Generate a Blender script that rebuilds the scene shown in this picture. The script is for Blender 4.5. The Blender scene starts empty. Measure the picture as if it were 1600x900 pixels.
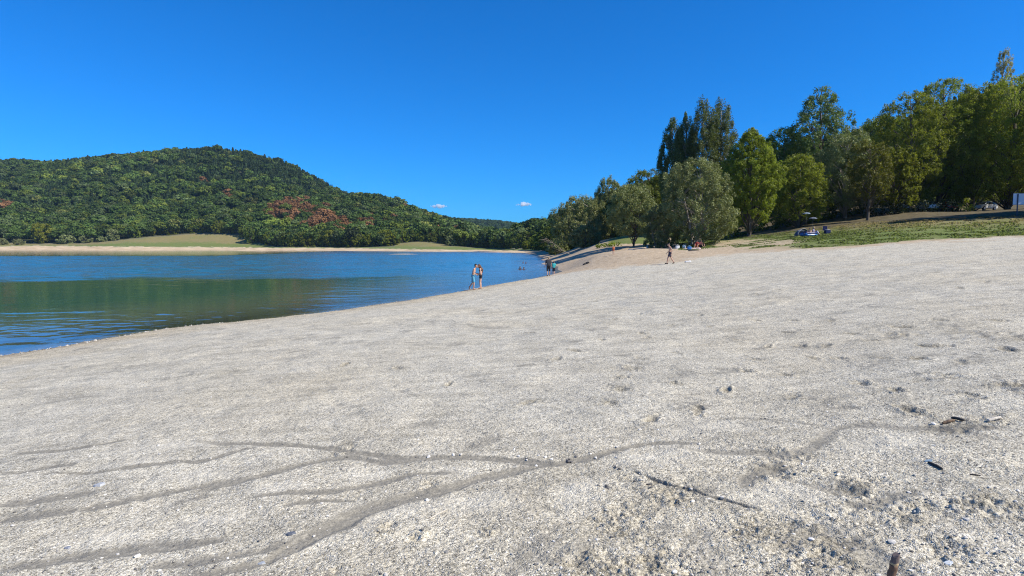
import bpy, bmesh, math, random
import numpy as np
from mathutils import Vector, Matrix

R = math.radians
rng = np.random.default_rng(7)
random.seed(7)
scene = bpy.context.scene
C = scene.collection

# ------------------------------------------------------------------ camera
F = 900.0                       # focal length in pixels of a 1600 px wide frame
CAMZ = 3.0
PITCH = math.atan(65 / 900)
cp, sp = math.cos(PITCH), math.sin(PITCH)
cam = bpy.data.cameras.new('camera')
cam.sensor_width = 36
cam.lens = 36 * F / 1600
cam.clip_start = 0.05
cam.clip_end = 30000
camo = bpy.data.objects.new('camera', cam)
C.objects.link(camo)
camo.location = (0, 0, CAMZ)
camo.rotation_euler = (R(90) - PITCH, 0, 0)
scene.camera = camo


def ray(px, py):
    u, v = px - 800.0, 450.0 - py
    return u, F * cp + v * sp, -F * sp + v * cp


def G(px, py, Y):
    """World point seen at a photograph pixel, at a given distance ahead."""
    x, y, z = ray(px, py)
    k = Y / y
    return (x * k, Y, CAMZ + z * k)


def P0(px, py, z=0.0):
    x, y, dz = ray(px, py)
    k = (z - CAMZ) / dz
    return (x * k, y * k, z)


def project(X, Y, Z):
    z = Z - CAMZ
    dep = Y * cp - z * sp
    up = Y * sp + z * cp
    dep = np.where(dep < 0.1, 0.1, dep)
    return 800 + F * X / dep, 450 - F * up / dep


# ------------------------------------------------------------------ noise
def _hash(ix, iy, seed):
    h = (ix.astype(np.int64) * 374761393 + iy.astype(np.int64) * 668265263 + seed * 1442695041) & 0xFFFFFFFF
    h = ((h ^ (h >> 13)) * 1274126177) & 0xFFFFFFFF
    h = h ^ (h >> 16)
    return (h & 0xFFFF) / 65535.0


def vnoise(x, y, seed=0):
    x0, y0 = np.floor(x), np.floor(y)
    fx, fy = x - x0, y - y0
    fx = fx * fx * fx * (fx * (fx * 6 - 15) + 10)
    fy = fy * fy * fy * (fy * (fy * 6 - 15) + 10)
    a, b = _hash(x0, y0, seed), _hash(x0 + 1, y0, seed)
    c, d = _hash(x0, y0 + 1, seed), _hash(x0 + 1, y0 + 1, seed)
    return (a * (1 - fx) + b * fx) * (1 - fy) + (c * (1 - fx) + d * fx) * fy - 0.5


def fbm(x, y, seed=0, octv=4):
    s, amp = 0, 1.0
    for k in range(octv):
        s = s + amp * vnoise(x * 2.03 ** k + 17.1 * k, y * 2.03 ** k - 9.7 * k, seed + k)
        amp *= 0.5
    return s


def sstep(a, b, x):
    t = np.clip((x - a) / (b - a), 0, 1)
    return t * t * (3 - 2 * t)


# ------------------------------------------------------------------ terrain
pts = []
# the waterline on this side
SHORE = [(0, 557), (120, 538), (250, 515), (370, 503), (500, 488), (580, 478), (650, 467), (735, 452), (780, 444), (820, 437),
         (858, 430), (878, 424), (870, 416), (860, 409), (850, 404), (836, 398.5)]
for p in SHORE:
    pts.append(P0(*p))
pts += [(-18, 8, 0), (-24, -5, 0), (-34, -25, 0)]
# lake bed
for p in [(-20, 20, -.9), (-16, 30, -1.1), (-11, 40, -1.0), (-6, 52, -.9), (-1, 70, -.8), (-40, 30, -3), (-30, 60, -3), (-15, 100, -2.6),
          (-80, 60, -4), (-60, 150, -4), (-200, 200, -5), (-100, 250, -4), (-20, 150, -2), (-1, 105, -1.0), (-3, 200, -1.2), (-300, 100, -5),
          (-200, 30, -5), (-60, -10, -2.5), (-300, 300, -5), (-120, 320, -3), (-60, 280, -2.5), (-25, 240, -1.6), (-400, 380, -4), (-280, 390, -3)]:
    pts.append(p)
# the beach
pts += [(0, 1, 1.4), (-5, 0.5, 1.1), (5, 1, 1.62), (0, -8, 1.6), (-14, 0, .5), (12, 0, 1.9), (25, 0, 2.8), (60, 0, 6.0), (0, 25, .78), (-6, 12, .83)]
for p in [(1300, 600, 5.9), (1300, 428, 20), (1300, 396, 40), (1250, 388, 52), (1600, 370, 43), (1600, 403, 20), (1600, 640, 4.3),
          (1047, 413, 47.7), (1100, 393, 62), (1180, 389, 58), (1400, 381, 47), (1400, 352, 66), (1600, 345, 60), (1250, 367, 72),
          (1530, 327, 100), (1590, 338, 64), (1420, 333, 92), (1300, 352, 85), (1180, 369, 84), (1085, 384, 76), (985, 385, 90),
          (1140, 374, 92), (985, 367, 118), (1015, 364, 120), (930, 400, 70), (960, 392, 85), (905, 396, 95), (895, 389, 135), (872, 391, 208), (850, 391, 270),
          (1600, 315, 110), (1350, 325, 110), (1200, 350, 115), (1050, 372, 120), (960, 378, 150),
          (1600, 215, 220), (1300, 300, 200), (1100, 330, 200), (1000, 350, 220), (930, 365, 270), (1600, 178, 320), (1300, 268, 350),
          (1050, 300, 380), (900, 345, 420), (1600, 170, 600), (1100, 310, 700)]:
    pts.append(G(*p))
# far shore
pts += [(-480, 455, 0), (-400, 450, 0), (-293, 440, 0), (-187, 420, 0), (-99, 372, 0), (-37, 330, 0), (4.4, 266, 0)]
for p in [(0, 386, 480), (200, 386, 470), (400, 387, 440), (560, 388, 400), (700, 390, 365), (800, 391, 310), (0, 379, 520), (130, 380, 520),
          (200, 378, 510), (250, 371, 550), (320, 365, 570), (400, 376, 540), (430, 384.5, 500), (520, 386, 460), (560, 386, 450), (640, 380, 450), (660, 378, 460),
          (740, 387, 430), (600, 385, 440), (800, 388, 400), (840, 388, 340)]:
    pts.append(G(*p))
# hills
for p in [(0, 267, 900), (37, 273, 900), (100, 266, 900), (180, 255, 920), (260, 250, 920), (335, 243, 920), (400, 256, 900), (460, 281, 880), (500, 306, 850),
          (540, 319, 820), (600, 316, 800), (640, 333, 760), (700, 358, 700), (740, 371, 650), (790, 382, 560),
          (0, 325, 660), (200, 318, 690), (340, 308, 710), (450, 328, 660), (550, 345, 610), (650, 362, 560), (0, 360, 560), (340, 350, 600), (480, 360, 540),
          (0, 290, 1400), (340, 280, 1500), (600, 335, 1300), (740, 352, 1500), (780, 353, 1500), (820, 361, 1500), (870, 363, 1500), (950, 350, 1500),
          (780, 379, 1000), (840, 380, 800), (700, 372, 1000), (800, 372, 2600), (400, 340, 2600), (0, 340, 2600), (1100, 350, 2600), (1600, 300, 2600)]:
    pts.append(G(*p))
pts += [(-900, 420, 60), (-1100, 700, 110), (-700, 250, -4), (-600, -50, -4), (600, 100, 90), (700, 500, 110), (300, -50, 25), (0, -300, 12), (-400, -300, 4),
        (300, -300, 20), (-2500, 500, 150), (2500, 500, 150), (0, -2500, 60)]
pts = np.array(pts, float)


def warp(X, Y):
    r = np.hypot(X, Y)
    return np.stack([np.arctan2(X, Y) * 1.6, np.log(r + 2.5)], -1), r


def tps_kernel(d2):
    return 0.5 * d2 * np.log(d2 + 1e-12)


_cw, _cr = warp(pts[:, 0], pts[:, 1])
_cv = (pts[:, 2] - 1.4) / (_cr + 0.3)
_n = len(pts)
_K = tps_kernel(((_cw[:, None] - _cw[None]) ** 2).sum(-1)) + np.eye(_n) * 2e-4
_Pm = np.c_[np.ones(_n), _cw]
_A = np.zeros((_n + 3, _n + 3))
_A[:_n, :_n] = _K
_A[:_n, _n:] = _Pm
_A[_n:, :_n] = _Pm.T
_sol = np.linalg.solve(_A, np.r_[_cv, 0, 0, 0])


def base_z(X, Y):
    X, Y = np.atleast_1d(np.asarray(X, float)), np.atleast_1d(np.asarray(Y, float))
    shp = X.shape
    X, Y = X.ravel(), Y.ravel()
    out = np.empty(len(X))
    for i in range(0, len(X), 60000):
        w, r = warp(X[i:i + 60000], Y[i:i + 60000])
        d2 = ((w[:, None, 0] - _cw[None, :, 0]) ** 2 + (w[:, None, 1] - _cw[None, :, 1]) ** 2)
        v = tps_kernel(d2) @ _sol[:_n] + _sol[_n] + w @ _sol[_n + 1:]
        out[i:i + 60000] = 1.4 + v * (r + 0.3)
    # a low sandbar far out in the lake
    bar = P0(630, 397.3)
    e = ((X - bar[0]) / 6.0) ** 2 + ((Y - bar[1]) / 5.0) ** 2
    out = np.maximum(out, 0.22 - 0.25 * e - 0.0 * X) * (e < 12) + out * (e >= 12)
    return out.reshape(shp)


def mid_z(X, Y):
    """terrain with the metre-scale unevenness, used to stand things on"""
    X, Y = np.atleast_1d(np.asarray(X, float)), np.atleast_1d(np.asarray(Y, float))
    z = base_z(X, Y)
    r = np.hypot(X, Y)
    z = z + 0.05 * fbm(X / 2.2, Y / 2.2, 3, 3) * sstep(1, 6, r)
    z = z + 0.35 * fbm(X / 9.0, Y / 9.0, 11, 3) * sstep(45, 80, r) * sstep(0.3, 1.5, z)
    z = z + 7.0 * fbm(X / 70.0, Y / 70.0, 21, 3) * sstep(480, 620, r) * sstep(8, 30, z)
    return z


def zat(x, y):
    return float(mid_z(x, y)[0])


def ground_px(px, py):
    """Point of the ground seen at a pixel (near beach)."""
    z = 1.4
    for _ in range(25):
        p = P0(px, py, z)
        z = 0.5 * z + 0.5 * zat(p[0], p[1])
    p = P0(px, py, z)
    return Vector((p[0], p[1], z))


# grid: rings round the viewer, dense where the ground is near
th = [-180 + 3 * i for i in range(36)]            # -180..-75
th += list(np.arange(-72, -47, 1.0))
th += list(np.arange(-47, 47.01, 0.085))
th += list(np.arange(48, 73, 1.0)) + [75 + 3 * i for i in range(36)]
th = np.radians(np.array(th))
rr = [0.35, 0.7, 1.0, 1.3, 1.55]
while rr[-1] < 2700:
    r_ = rr[-1]
    rr.append(r_ + min(max(r_ * r_ * 0.00062, 0.004), r_ * 0.013))
rr = np.array(rr)
TH, RRm = np.meshgrid(th, rr)
GX, GY = RRm * np.sin(TH), RRm * np.cos(TH)
GX, GY = GX.ravel(), GY.ravel()
GR = np.hypot(GX, GY)
GZ = mid_z(GX, GY)
GZ = np.where(GZ > 150, 150 + 14 * np.tanh((GZ - 150) / 25), GZ)


def px_poly(poly):
    return np.array([ground_px(*p)[:2] for p in poly])


RILLS = [  # (pixel polyline, width m, strength, cut depth m)
    ([(300, 690), (370, 693), (470, 697), (530, 703), (580, 712), (640, 718), (720, 713), (800, 717), (842, 724), (878, 722), (917, 717), (944, 709), (967, 701), (1011, 693), (1060, 690), (1110, 694)], .05, 1, .012),
    ([(300, 766), (347, 756), (400, 746), (444, 732), (483, 724), (519, 717), (556, 714), (594, 724), (633, 721), (667, 715), (719, 712)], .045, .9, .010),
    ([(380, 778), (440, 771), (492, 769), (525, 767), (556, 761), (594, 753), (619, 746), (661, 740), (720, 738)], .035, .8, .008),
    ([(250, 905), (330, 896), (406, 880), (436, 867), (464, 850), (497, 833), (533, 819), (572, 797), (611, 786), (650, 776), (678, 772), (708, 761), (747, 747), (800, 736), (850, 727), (890, 722)], .06, 1, .014),
    ([(556, 783), (519, 782), (478, 786), (440, 790)], .02, .7, .006),
    ([(0, 786), (44, 785), (105, 776), (150, 770)], .05, .7, .006),
    ([(120, 800), (150, 794), (194, 783), (250, 772), (300, 761), (347, 753), (400, 744)], .05, .75, .007),
    ([(60, 740), (111, 738), (144, 738), (189, 733), (239, 726), (278, 722), (328, 719), (367, 704), (400, 699)], .035, .9, .007),
    ([(0, 740), (39, 738), (78, 730), (120, 725)], .03, .8, .006),
    ([(20, 708), (92, 704), (122, 699), (156, 694), (200, 684)], .035, .8, .006),
    ([(0, 812), (60, 808), (120, 801)], .05, .7, .006),
    ([(0, 888), (67, 881), (122, 869), (167, 865), (222, 857), (300, 850), (360, 838)], .06, .75, .008),
    ([(230, 884), (300, 878), (344, 872), (400, 861), (450, 846)], .04, .7, .006),
    ([(978, 733), (1000, 740), (1022, 749), (1044, 756), (1067, 762), (1106, 775), (1133, 782), (1161, 789), (1190, 799)], .018, .8, .016),
    ([(1050, 697), (1100, 704), (1150, 708), (1200, 708), (1228, 710), (1250, 706), (1272, 696), (1292, 676), (1303, 668), (1333, 664), (1367, 662), (1408, 668), (1450, 667), (1505, 669), (1600, 671)], .05, .55, .006),
    ([(1172, 762), (1165, 751), (1180, 738), (1205, 730), (1235, 727)], .05, .6, .007),
    ([(1200, 739), (1228, 747), (1269, 757), (1311, 767), (1355, 769)], .05, .4, .01),
    ([(1320, 787), (1367, 786), (1400, 776), (1436, 772)], .04, .55, .006),
    ([(1110, 655), (1160, 652), (1220, 656), (1290, 664)], .02, .5, .005),
    ([(1130, 900), (1110, 870), (1090, 840), (1085, 815)], .06, .25, .005),
    ([(1210, 860), (1250, 835), (1290, 825), (1330, 850), (1390, 880), (1420, 905)], .07, .35, .008),
]
silt = np.zeros(len(GX))
cut = np.zeros(len(GX))
near_idx = np.nonzero((GR < 9) & (GY > 0.5) & (np.abs(TH.ravel()) < R(50)))[0]
nx, ny = GX[near_idx], GY[near_idx]
wob = 0.03 * fbm(nx / .12, ny / .12, 41, 3)
sl, ct = np.zeros(len(nx)), np.zeros(len(nx))
for poly, wid, st, dep in RILLS:
    q = px_poly(poly)
    # smooth the line
    for _ in range(2):
        q = np.concatenate([[q[0]], np.stack([.75 * q[:-1] + .25 * q[1:], .25 * q[:-1] + .75 * q[1:]], 1).reshape(-1, 2), [q[-1]]])
    bb = (nx > q[:, 0].min() - .4) & (nx < q[:, 0].max() + .4) & (ny > q[:, 1].min() - .4) & (ny < q[:, 1].max() + .4)
    ii = np.nonzero(bb)[0]
    d = np.full(len(ii), 9.0)
    tt = np.zeros(len(ii))
    for k in range(len(q) - 1):
        a, b = q[k], q[k + 1]
        ab = b - a
        L = ab @ ab + 1e-9
        t = np.clip(((nx[ii] - a[0]) * ab[0] + (ny[ii] - a[1]) * ab[1]) / L, 0, 1)
        dd = np.hypot(nx[ii] - a[0] - t * ab[0], ny[ii] - a[1] - t * ab[1])
        m = dd < d
        d[m] = dd[m]
        tt[m] = (k + t[m]) / (len(q) - 1)
    d = d + wob[ii]
    w = 1.1 * wid * (0.55 + 0.9 * np.sin(np.pi * np.clip(tt, 0.03, .97)) ** .6) * (1 + .8 * vnoise(nx[ii] / .3, ny[ii] / .3, 5))
    s = st * (1 - sstep(.35 * w, 1.15 * w, d)) * np.clip(np.minimum(tt, 1 - tt) * 7 + .15, 0, 1)
    sl[ii] = np.maximum(sl[ii], s)
    ct[ii] = np.maximum(ct[ii], dep * (1 - sstep(.3 * w, .8 * w, d)) * np.clip(np.minimum(tt, 1 - tt) * 7, 0, 1))
silt[near_idx] = sl
cut[near_idx] = ct

# trodden patches and footprints
damp = np.zeros(len(GX))
rough = np.zeros(len(GX))
dent = np.zeros(len(GX))
PATCH = [(985, 800, 60, 35), (1010, 880, 110, 30), (940, 880, 60, 25), (1270, 830, 110, 50), (1400, 800, 70, 30), (1240, 735, 60, 25), (1540, 790, 60, 22),
         (1570, 525, 60, 18), (1590, 605, 40, 14), (1400, 520, 40, 12), (1480, 590, 40, 8), (1040, 770, 60, 20), (985, 750, 25, 14), (660, 765, 18, 12),
         (535, 700, 14, 9), (600, 830, 16, 12), (655, 840, 16, 10), (760, 832, 14, 8), (520, 892, 16, 9), (1330, 760, 60, 15), (1480, 850, 60, 30),
         (965, 605, 26, 8), (955, 630, 22, 7), (975, 588, 20, 6), (985, 575, 18, 5), (1215, 720, 70, 20), (1500, 660, 90, 12)]
for (px, py, wx, wy) in PATCH:
    c = ground_px(px, py)
    e = ground_px(px, py - wy)
    ax = wx / F * c.y
    ay = max(abs(e.y - c.y), .04)
    d = ((GX - c.x) / ax) ** 2 + ((GY - c.y) / ay) ** 2
    m = d < 2.2
    f = np.clip(1 - d[m] / 1.6 + 1.1 * fbm(GX[m] / .25, GY[m] / .25, 55, 3), 0, 1)
    rough[m] = np.maximum(rough[m], f)
pale = np.zeros(len(GX))
for (px, py, wx, wy) in [(1050, 712, 80, 11), (1200, 772, 75, 20), (1120, 666, 80, 9), (560, 806, 70, 20), (480, 845, 60, 14), (440, 762, 50, 9), (560, 740, 45, 8), (300, 742, 60, 9),
                         (220, 722, 60, 9), (620, 800, 60, 14), (740, 785, 60, 18), (330, 812, 60, 10), (150, 842, 70, 14), (900, 770, 40, 20), (1390, 690, 70, 12), (250, 700, 80, 8), (700, 735, 40, 7)]:
    c = ground_px(px, py)
    e = ground_px(px, py - wy)
    d = ((GX - c.x) / (wx / F * c.y)) ** 2 + ((GY - c.y) / max(abs(e.y - c.y), .05)) ** 2
    m = d < 2.5
    pale[m] = np.maximum(pale[m], np.clip(1.15 - d[m] / 1.4 + .9 * fbm(GX[m] / .3, GY[m] / .2, 57, 3), 0, 1))
prints = [(970, 608), (958, 630), (975, 588), (985, 575), (826, 630), (1000, 560), (1012, 527), (1050, 508), (1003, 520), (1095, 492), (1115, 490), (1150, 475),
          (1110, 510), (1185, 460), (1215, 452), (1055, 552), (1168, 580), (1180, 562), (1350, 600), (1310, 560), (1465, 585), (1360, 532), (1412, 522), (1405, 510),
          (1470, 500), (1340, 480), (1425, 470), (1300, 500), (1250, 540), (1230, 585), (1135, 610), (1290, 470), (1500, 565), (1545, 520), (1570, 545), (1520, 620),
          (1580, 602), (1560, 500), (1590, 530), (870, 560), (900, 548), (940, 530), (1015, 655), (830, 520), (620, 575), (700, 600), (540, 570), (1230, 520), (1180, 500), (1450, 540), (1380, 560), (1060, 600), (1090, 640), (1240, 620), (1400, 610), (1420, 640), (1350, 450), (1500, 450),
          (1180, 480), (1240, 500), (1330, 520), (1290, 540), (1200, 540), (1150, 530), (1270, 560), (1440, 560), (1480, 540), (1530, 480), (1580, 470), (1060, 480),
          (1000, 490), (960, 500), (930, 470), (1100, 450), (1160, 440), (1400, 430), (1460, 425), (1320, 440), (1540, 440)]
for k, (px, py) in enumerate(prints):
    c = ground_px(px, py)
    a = random.uniform(-.6, .6)
    L, W = random.uniform(.12, .17), random.uniform(.05, .075)
    m = (np.abs(GX - c.x) < .45) & (np.abs(GY - c.y) < .45)
    dx, dy = GX[m] - c.x, GY[m] - c.y
    u, v = dx * math.sin(a) + dy * math.cos(a), dx * math.cos(a) - dy * math.sin(a)
    e = np.sqrt((u / L) ** 2 + (v / W) ** 2) + .75 * fbm(GX[m] / .07, GY[m] / .07, 71, 3)
    amp_ = random.uniform(.45, 1.15)
    dent[m] += -.017 * amp_ * (1 - sstep(.35, 1.0, e)) + .008 * amp_ * np.exp(-((e - 1.25) / .3) ** 2)
    damp[m] = np.maximum(damp[m], (1 - sstep(.5, 1.3, e)) * random.uniform(.35, .8))
    rough[m] = np.maximum(rough[m], .55 * (1 - sstep(1.0, 2.0, e)))

landm = sstep(-.02, .15, GZ)
det = np.zeros(len(GX))
ni = np.nonzero(GR < 60)[0]
X_, Y_ = GX[ni], GY[ni]
fade2 = 1 - sstep(5, 10, GR[ni])
fade3 = 1 - sstep(14, 26, GR[ni])
d_ = .016 * (1 + 1.8 * sstep(7, 18, GR[ni])) * fbm(X_ / .6, Y_ / .6, 31, 2) * (1 - sstep(45, 60, GR[ni]))
# windward drift ridges
d_ += .010 * fbm((X_ * .8 + Y_ * .6) / .12, (X_ * .6 - Y_ * .8) / .5, 35, 2) * fade3
d_ += (.004 + .021 * rough[ni]) * fbm(X_ / .045, Y_ / .045, 61, 2) * fade2 * (1 - .85 * silt[ni])
d_ += (.0045 + .006 * rough[ni]) * vnoise(X_ / .017, Y_ / .017, 65) * (1 - sstep(4.5, 7, GR[ni])) * (1 - .8 * silt[ni])
d_ += .03 * rough[ni] * fbm(X_ / .14, Y_ / .14, 67, 2) * fade3
det[ni] = d_
GZ = GZ + (det - cut + dent) * landm
damp = np.clip(damp + rough * (.35 + .5 * np.clip(fbm(GX / .1, GY / .1, 91, 3) * 2, -0.6, 1)), 0, 1)


def fine_z_grid():
    return GZ.reshape(len(rr), len(th))


_gz = fine_z_grid()


def zfine(x, y):
    """height of the finished ground mesh"""
    r, t = math.hypot(x, y), math.atan2(x, y)
    i = int(np.clip(np.searchsorted(rr, r) - 1, 0, len(rr) - 2))
    j = int(np.clip(np.searchsorted(th, t) - 1, 0, len(th) - 2))
    a = (r - rr[i]) / (rr[i + 1] - rr[i])
    b = (t - th[j]) / (th[j + 1] - th[j])
    return float((_gz[i, j] * (1 - b) + _gz[i, j + 1] * b) * (1 - a) + (_gz[i + 1, j] * (1 - b) + _gz[i + 1, j + 1] * b) * a)


# zones --------------------------------------------------------------
PX, PY = project(GX, GY, GZ)
def line(pl):
    a = np.array(pl, float)
    return lambda x: np.interp(x, a[:, 0], a[:, 1])
LB_DIRT = line([(0, 430), (880, 428), (950, 421), (1047, 409), (1100, 402), (1170, 394), (1220, 392), (1300, 389), (1400, 382), (1500, 375), (1600, 370), (2200, 330)])
LB_GRASS = line([(0, 300), (1040, 330), (1060, 390.5), (1075, 390), (1130, 385), (1142, 383.5), (1150, 389.0), (1200, 389.5), (1280, 387.5), (1340, 382.5), (1400, 378.5), (1440, 374), (1520, 372), (1600, 368), (2200, 328)])
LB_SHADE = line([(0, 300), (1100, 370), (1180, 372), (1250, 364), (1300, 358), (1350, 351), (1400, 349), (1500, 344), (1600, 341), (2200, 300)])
bankm = (GY > 25) & (GX > 2) & (GR < 420)
nz = fbm(GX / 3.0, GY / 3.0, 101, 4)
nz2 = fbm(GX / .9, GY / .9, 107, 3)
jit = nz * 5 + nz2 * 3
dirt = bankm * sstep(-2.5, 2.5, LB_DIRT(PX) - PY + jit * 1.2)
grass = bankm * sstep(-1.2, 1.2, LB_GRASS(PX) - PY + jit * .7)
# tongue of bare ground beside the grass
grass = grass * (1 - sstep(1108, 1124, PX + jit * 2) * sstep(1285, 1215, PX + jit * 4) * sstep(-.22, .05, fbm(GX / 5, GY / 1.6, 131, 3)) * sstep(372, 376, PY) * .85)
greenback = bankm * (PX > 940) * (PX < 1050) * (PY < 381) * (GY > 92) * sstep(940, 960, PX) * sstep(1050, 1020, PX)
dry = bankm * np.clip(sstep(367, 345, PY + jit * .8 + (PX - 1400) * .03), 0, 1)
litter_shade = bankm * sstep(2, -2, PY - LB_SHADE(PX) + jit * .5)
grass = np.maximum(grass, greenback)
litter_shade = litter_shade * (1 - greenback)
# far side of the lake
farm = (GY > 240) & (GX < 60) & (GZ > -1.5) & (PX < 845)
LB_FOREST = line([(-800, 379), (0, 379), (60, 381), (130, 380), (180, 376), (205, 373), (250, 368.5), (320, 364.5), (370, 366), (385, 372), (412, 382), (430, 385.5), (520, 386.5), (545, 387), (615, 385),
                  (622, 380.5), (650, 377.5), (690, 380), (702, 384.5), (760, 387.5), (845, 389.5)])
LB_SAND = line([(-800, 385), (0, 385.5), (60, 384.5), (130, 385), (300, 386.5), (400, 387), (430, 387.5), (540, 388), (700, 390.4), (760, 391), (845, 392)])
farsand = farm * sstep(-.7, .7, PY - LB_SAND(PX) + nz * 1.6)
farmead = farm * (1 - farsand) * sstep(-.8, .8, PY - LB_FOREST(PX) + nz * 1.0)
fardry = farmead * sstep(1.5, -1.5, PY - line([(-800, 384), (0, 384), (120, 383), (200, 379.5), (300, 379), (420, 382), (600, 384), (700, 385.5), (845, 388)])(PX) + nz * 2)
fargreen = farmead - fardry
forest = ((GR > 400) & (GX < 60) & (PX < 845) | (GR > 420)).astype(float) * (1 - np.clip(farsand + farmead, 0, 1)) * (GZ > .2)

zoneA = np.stack([dirt, np.clip(grass + fargreen, 0, 1), np.clip(dry * grass + fardry, 0, 1), np.clip(litter_shade + forest, 0, 1)], -1)
grassA = np.clip(grass + fargreen + fardry, 0, 1)
zoneA[:, 1] = grassA
zoneB = np.stack([silt, damp, farsand, forest], -1)

V = np.stack([GX, GY, GZ], -1).astype(np.float32)
nt, nr = len(th), len(rr)
I, J = np.meshgrid(np.arange(nr - 1), np.arange(nt - 1), indexing='ij')
q0 = (I * nt + J).ravel()
quads = np.stack([q0, q0 + nt, q0 + nt + 1, q0 + 1], -1)[:, ::-1]
quads = quads[:, [0, 1, 2, 3]]
zc = GZ[quads].mean(1)
dc, gc, fc, rc = dirt[quads].mean(1), grass[quads].mean(1), (farsand + farmead)[quads].mean(1), GR[quads].mean(1)
fo = (forest + 0 * litter_shade)[quads].mean(1)
cls = np.zeros(len(quads), int)                      # 0 beach
cls[(gc > .5)] = 1                                   # grassy bank
cls[zc < -.25] = 2                                   # lake bed
cls[fc > .5] = 3                                     # far shore
cls[(fo > .5) & (cls != 3)] = 4                      # hills
cls[(rc > 150) & (cls == 0)] = 4
cls[(rc > 220) & (cls == 1)] = 4


def mesh_np(name, verts, faces, mat=None, smooth=True):
    """faces: (n,k) int array"""
    me = bpy.data.meshes.new(name)
    n, k = faces.shape
    me.vertices.add(len(verts))
    me.vertices.foreach_set('co', np.ascontiguousarray(verts, np.float32).ravel())
    me.loops.add(n * k)
    me.loops.foreach_set('vertex_index', np.ascontiguousarray(faces, np.int32).ravel())
    me.polygons.add(n)
    me.polygons.foreach_set('loop_start', np.arange(0, n * k, k, dtype=np.int32))
    me.polygons.foreach_set('loop_total', np.full(n, k, np.int32))
    me.polygons.foreach_set('use_smooth', np.full(n, smooth, bool))
    me.update(calc_edges=True)
    if mat:
        me.materials.append(mat)
    return me


def link(name, me, parent=None, loc=None):
    o = bpy.data.objects.new(name, me)
    C.objects.link(o)
    if parent:
        o.parent = parent
    if loc is not None:
        o.location = loc
    return o


def tag(o, label=None, cat=None, group=None, kind=None):
    if label: o['label'] = label
    if cat: o['category'] = cat
    if group: o['group'] = group
    if kind: o['kind'] = kind
    return o


def empty(name, loc, rz=0):
    o = bpy.data.objects.new(name, None)
    C.objects.link(o)
    o.location = loc
    o.rotation_euler = (0, 0, rz)
    o.empty_display_size = .2
    return o


# ------------------------------------------------------------------ materials
class NT:
    def __init__(self, name):
        self.m = bpy.data.materials.new(name)
        self.m.use_nodes = True
        self.t = self.m.node_tree
        self.t.nodes.clear()
        self.out = self.n('ShaderNodeOutputMaterial')

    def n(self, typ, **kw):
        nd = self.t.nodes.new(typ)
        for k, v in kw.items():
            if k.startswith('_'):
                setattr(nd, k[1:], v)
            else:
                key = int(k[1:]) if k[0] == 'i' and k[1:].isdigit() else k.replace('__', ' ')
                inp = nd.inputs[key]
                if hasattr(v, 'is_linked') or isinstance(v, bpy.types.NodeSocket):
                    self.t.links.new(v, inp)
                else:
                    inp.default_value = v
        return nd

    def l(self, a, b):
        self.t.links.new(a, b)

    def math(self, op, a, b=0.0, c=None, clamp=False):
        nd = self.n('ShaderNodeMath', _operation=op, _use_clamp=clamp, i0=a, i1=b)
        if c is not None:
            if isinstance(c, bpy.types.NodeSocket): self.l(c, nd.inputs[2])
            else: nd.inputs[2].default_value = c
        return nd.outputs[0]

    def mix(self, f, a, b, blend='MIX'):
        nd = self.n('ShaderNodeMix', _data_type='RGBA', _blend_type=blend)
        for s, v in ((nd.inputs[0], f), (nd.inputs[6], a), (nd.inputs[7], b)):
            if isinstance(v, bpy.types.NodeSocket): self.l(v, s)
            elif isinstance(v, (int, float)): s.default_value = v
            else: s.default_value = (*v[:3], 1)
        return nd.outputs[2]

    def ramp(self, f, stops):
        nd = self.n('ShaderNodeValToRGB', i0=f)
        cr = nd.color_ramp
        while len(cr.elements) < len(stops):
            cr.elements.new(.5)
        for e, (p, c) in zip(cr.elements, stops):
            e.position = p
            e.color = (*c, 1) if not isinstance(c, (int, float)) else (c, c, c, 1)
        return nd.outputs[0]

    def pos(self, scale=(1, 1, 1)):
        g = self.n('ShaderNodeNewGeometry')
        if scale == (1, 1, 1):
            return g.outputs['Position']
        return self.n('ShaderNodeVectorMath', _operation='MULTIPLY', i0=g.outputs['Position'], i1=scale).outputs[0]

    def noise(self, vec, scale, detail=3, rough=.55):
        nd = self.n('ShaderNodeTexNoise', Vector=vec, Scale=scale, Detail=detail, Roughness=rough)
        return nd.outputs['Fac']

    def voro(self, vec, scale, feature='F1', rnd=1.0):
        return self.n('ShaderNodeTexVoronoi', _feature=feature, Vector=vec, Scale=scale, Randomness=rnd)

    def bsdf(self, **kw):
        return self.n('ShaderNodeBsdfPrincipled', **kw)

    def done(self, sock):
        self.l(sock, self.out.inputs['Surface'])
        return self.m


def plain(name, col, rough=.6, spec=.3, metal=0.0, var=.12, scale=12.0):
    t = NT(name)
    n_ = t.noise(t.n('ShaderNodeTexCoord').outputs['Object'], scale, 4)
    c = t.mix(t.math('MULTIPLY', n_, 1.0), [x * (1 - var) for x in col], [min(1, x * (1 + var)) for x in col])
    b = t.bsdf(Base__Color=c, Roughness=rough, Metallic=metal)
    b.inputs['Specular IOR Level'].default_value = spec
    return t.done(b.outputs[0])


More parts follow.
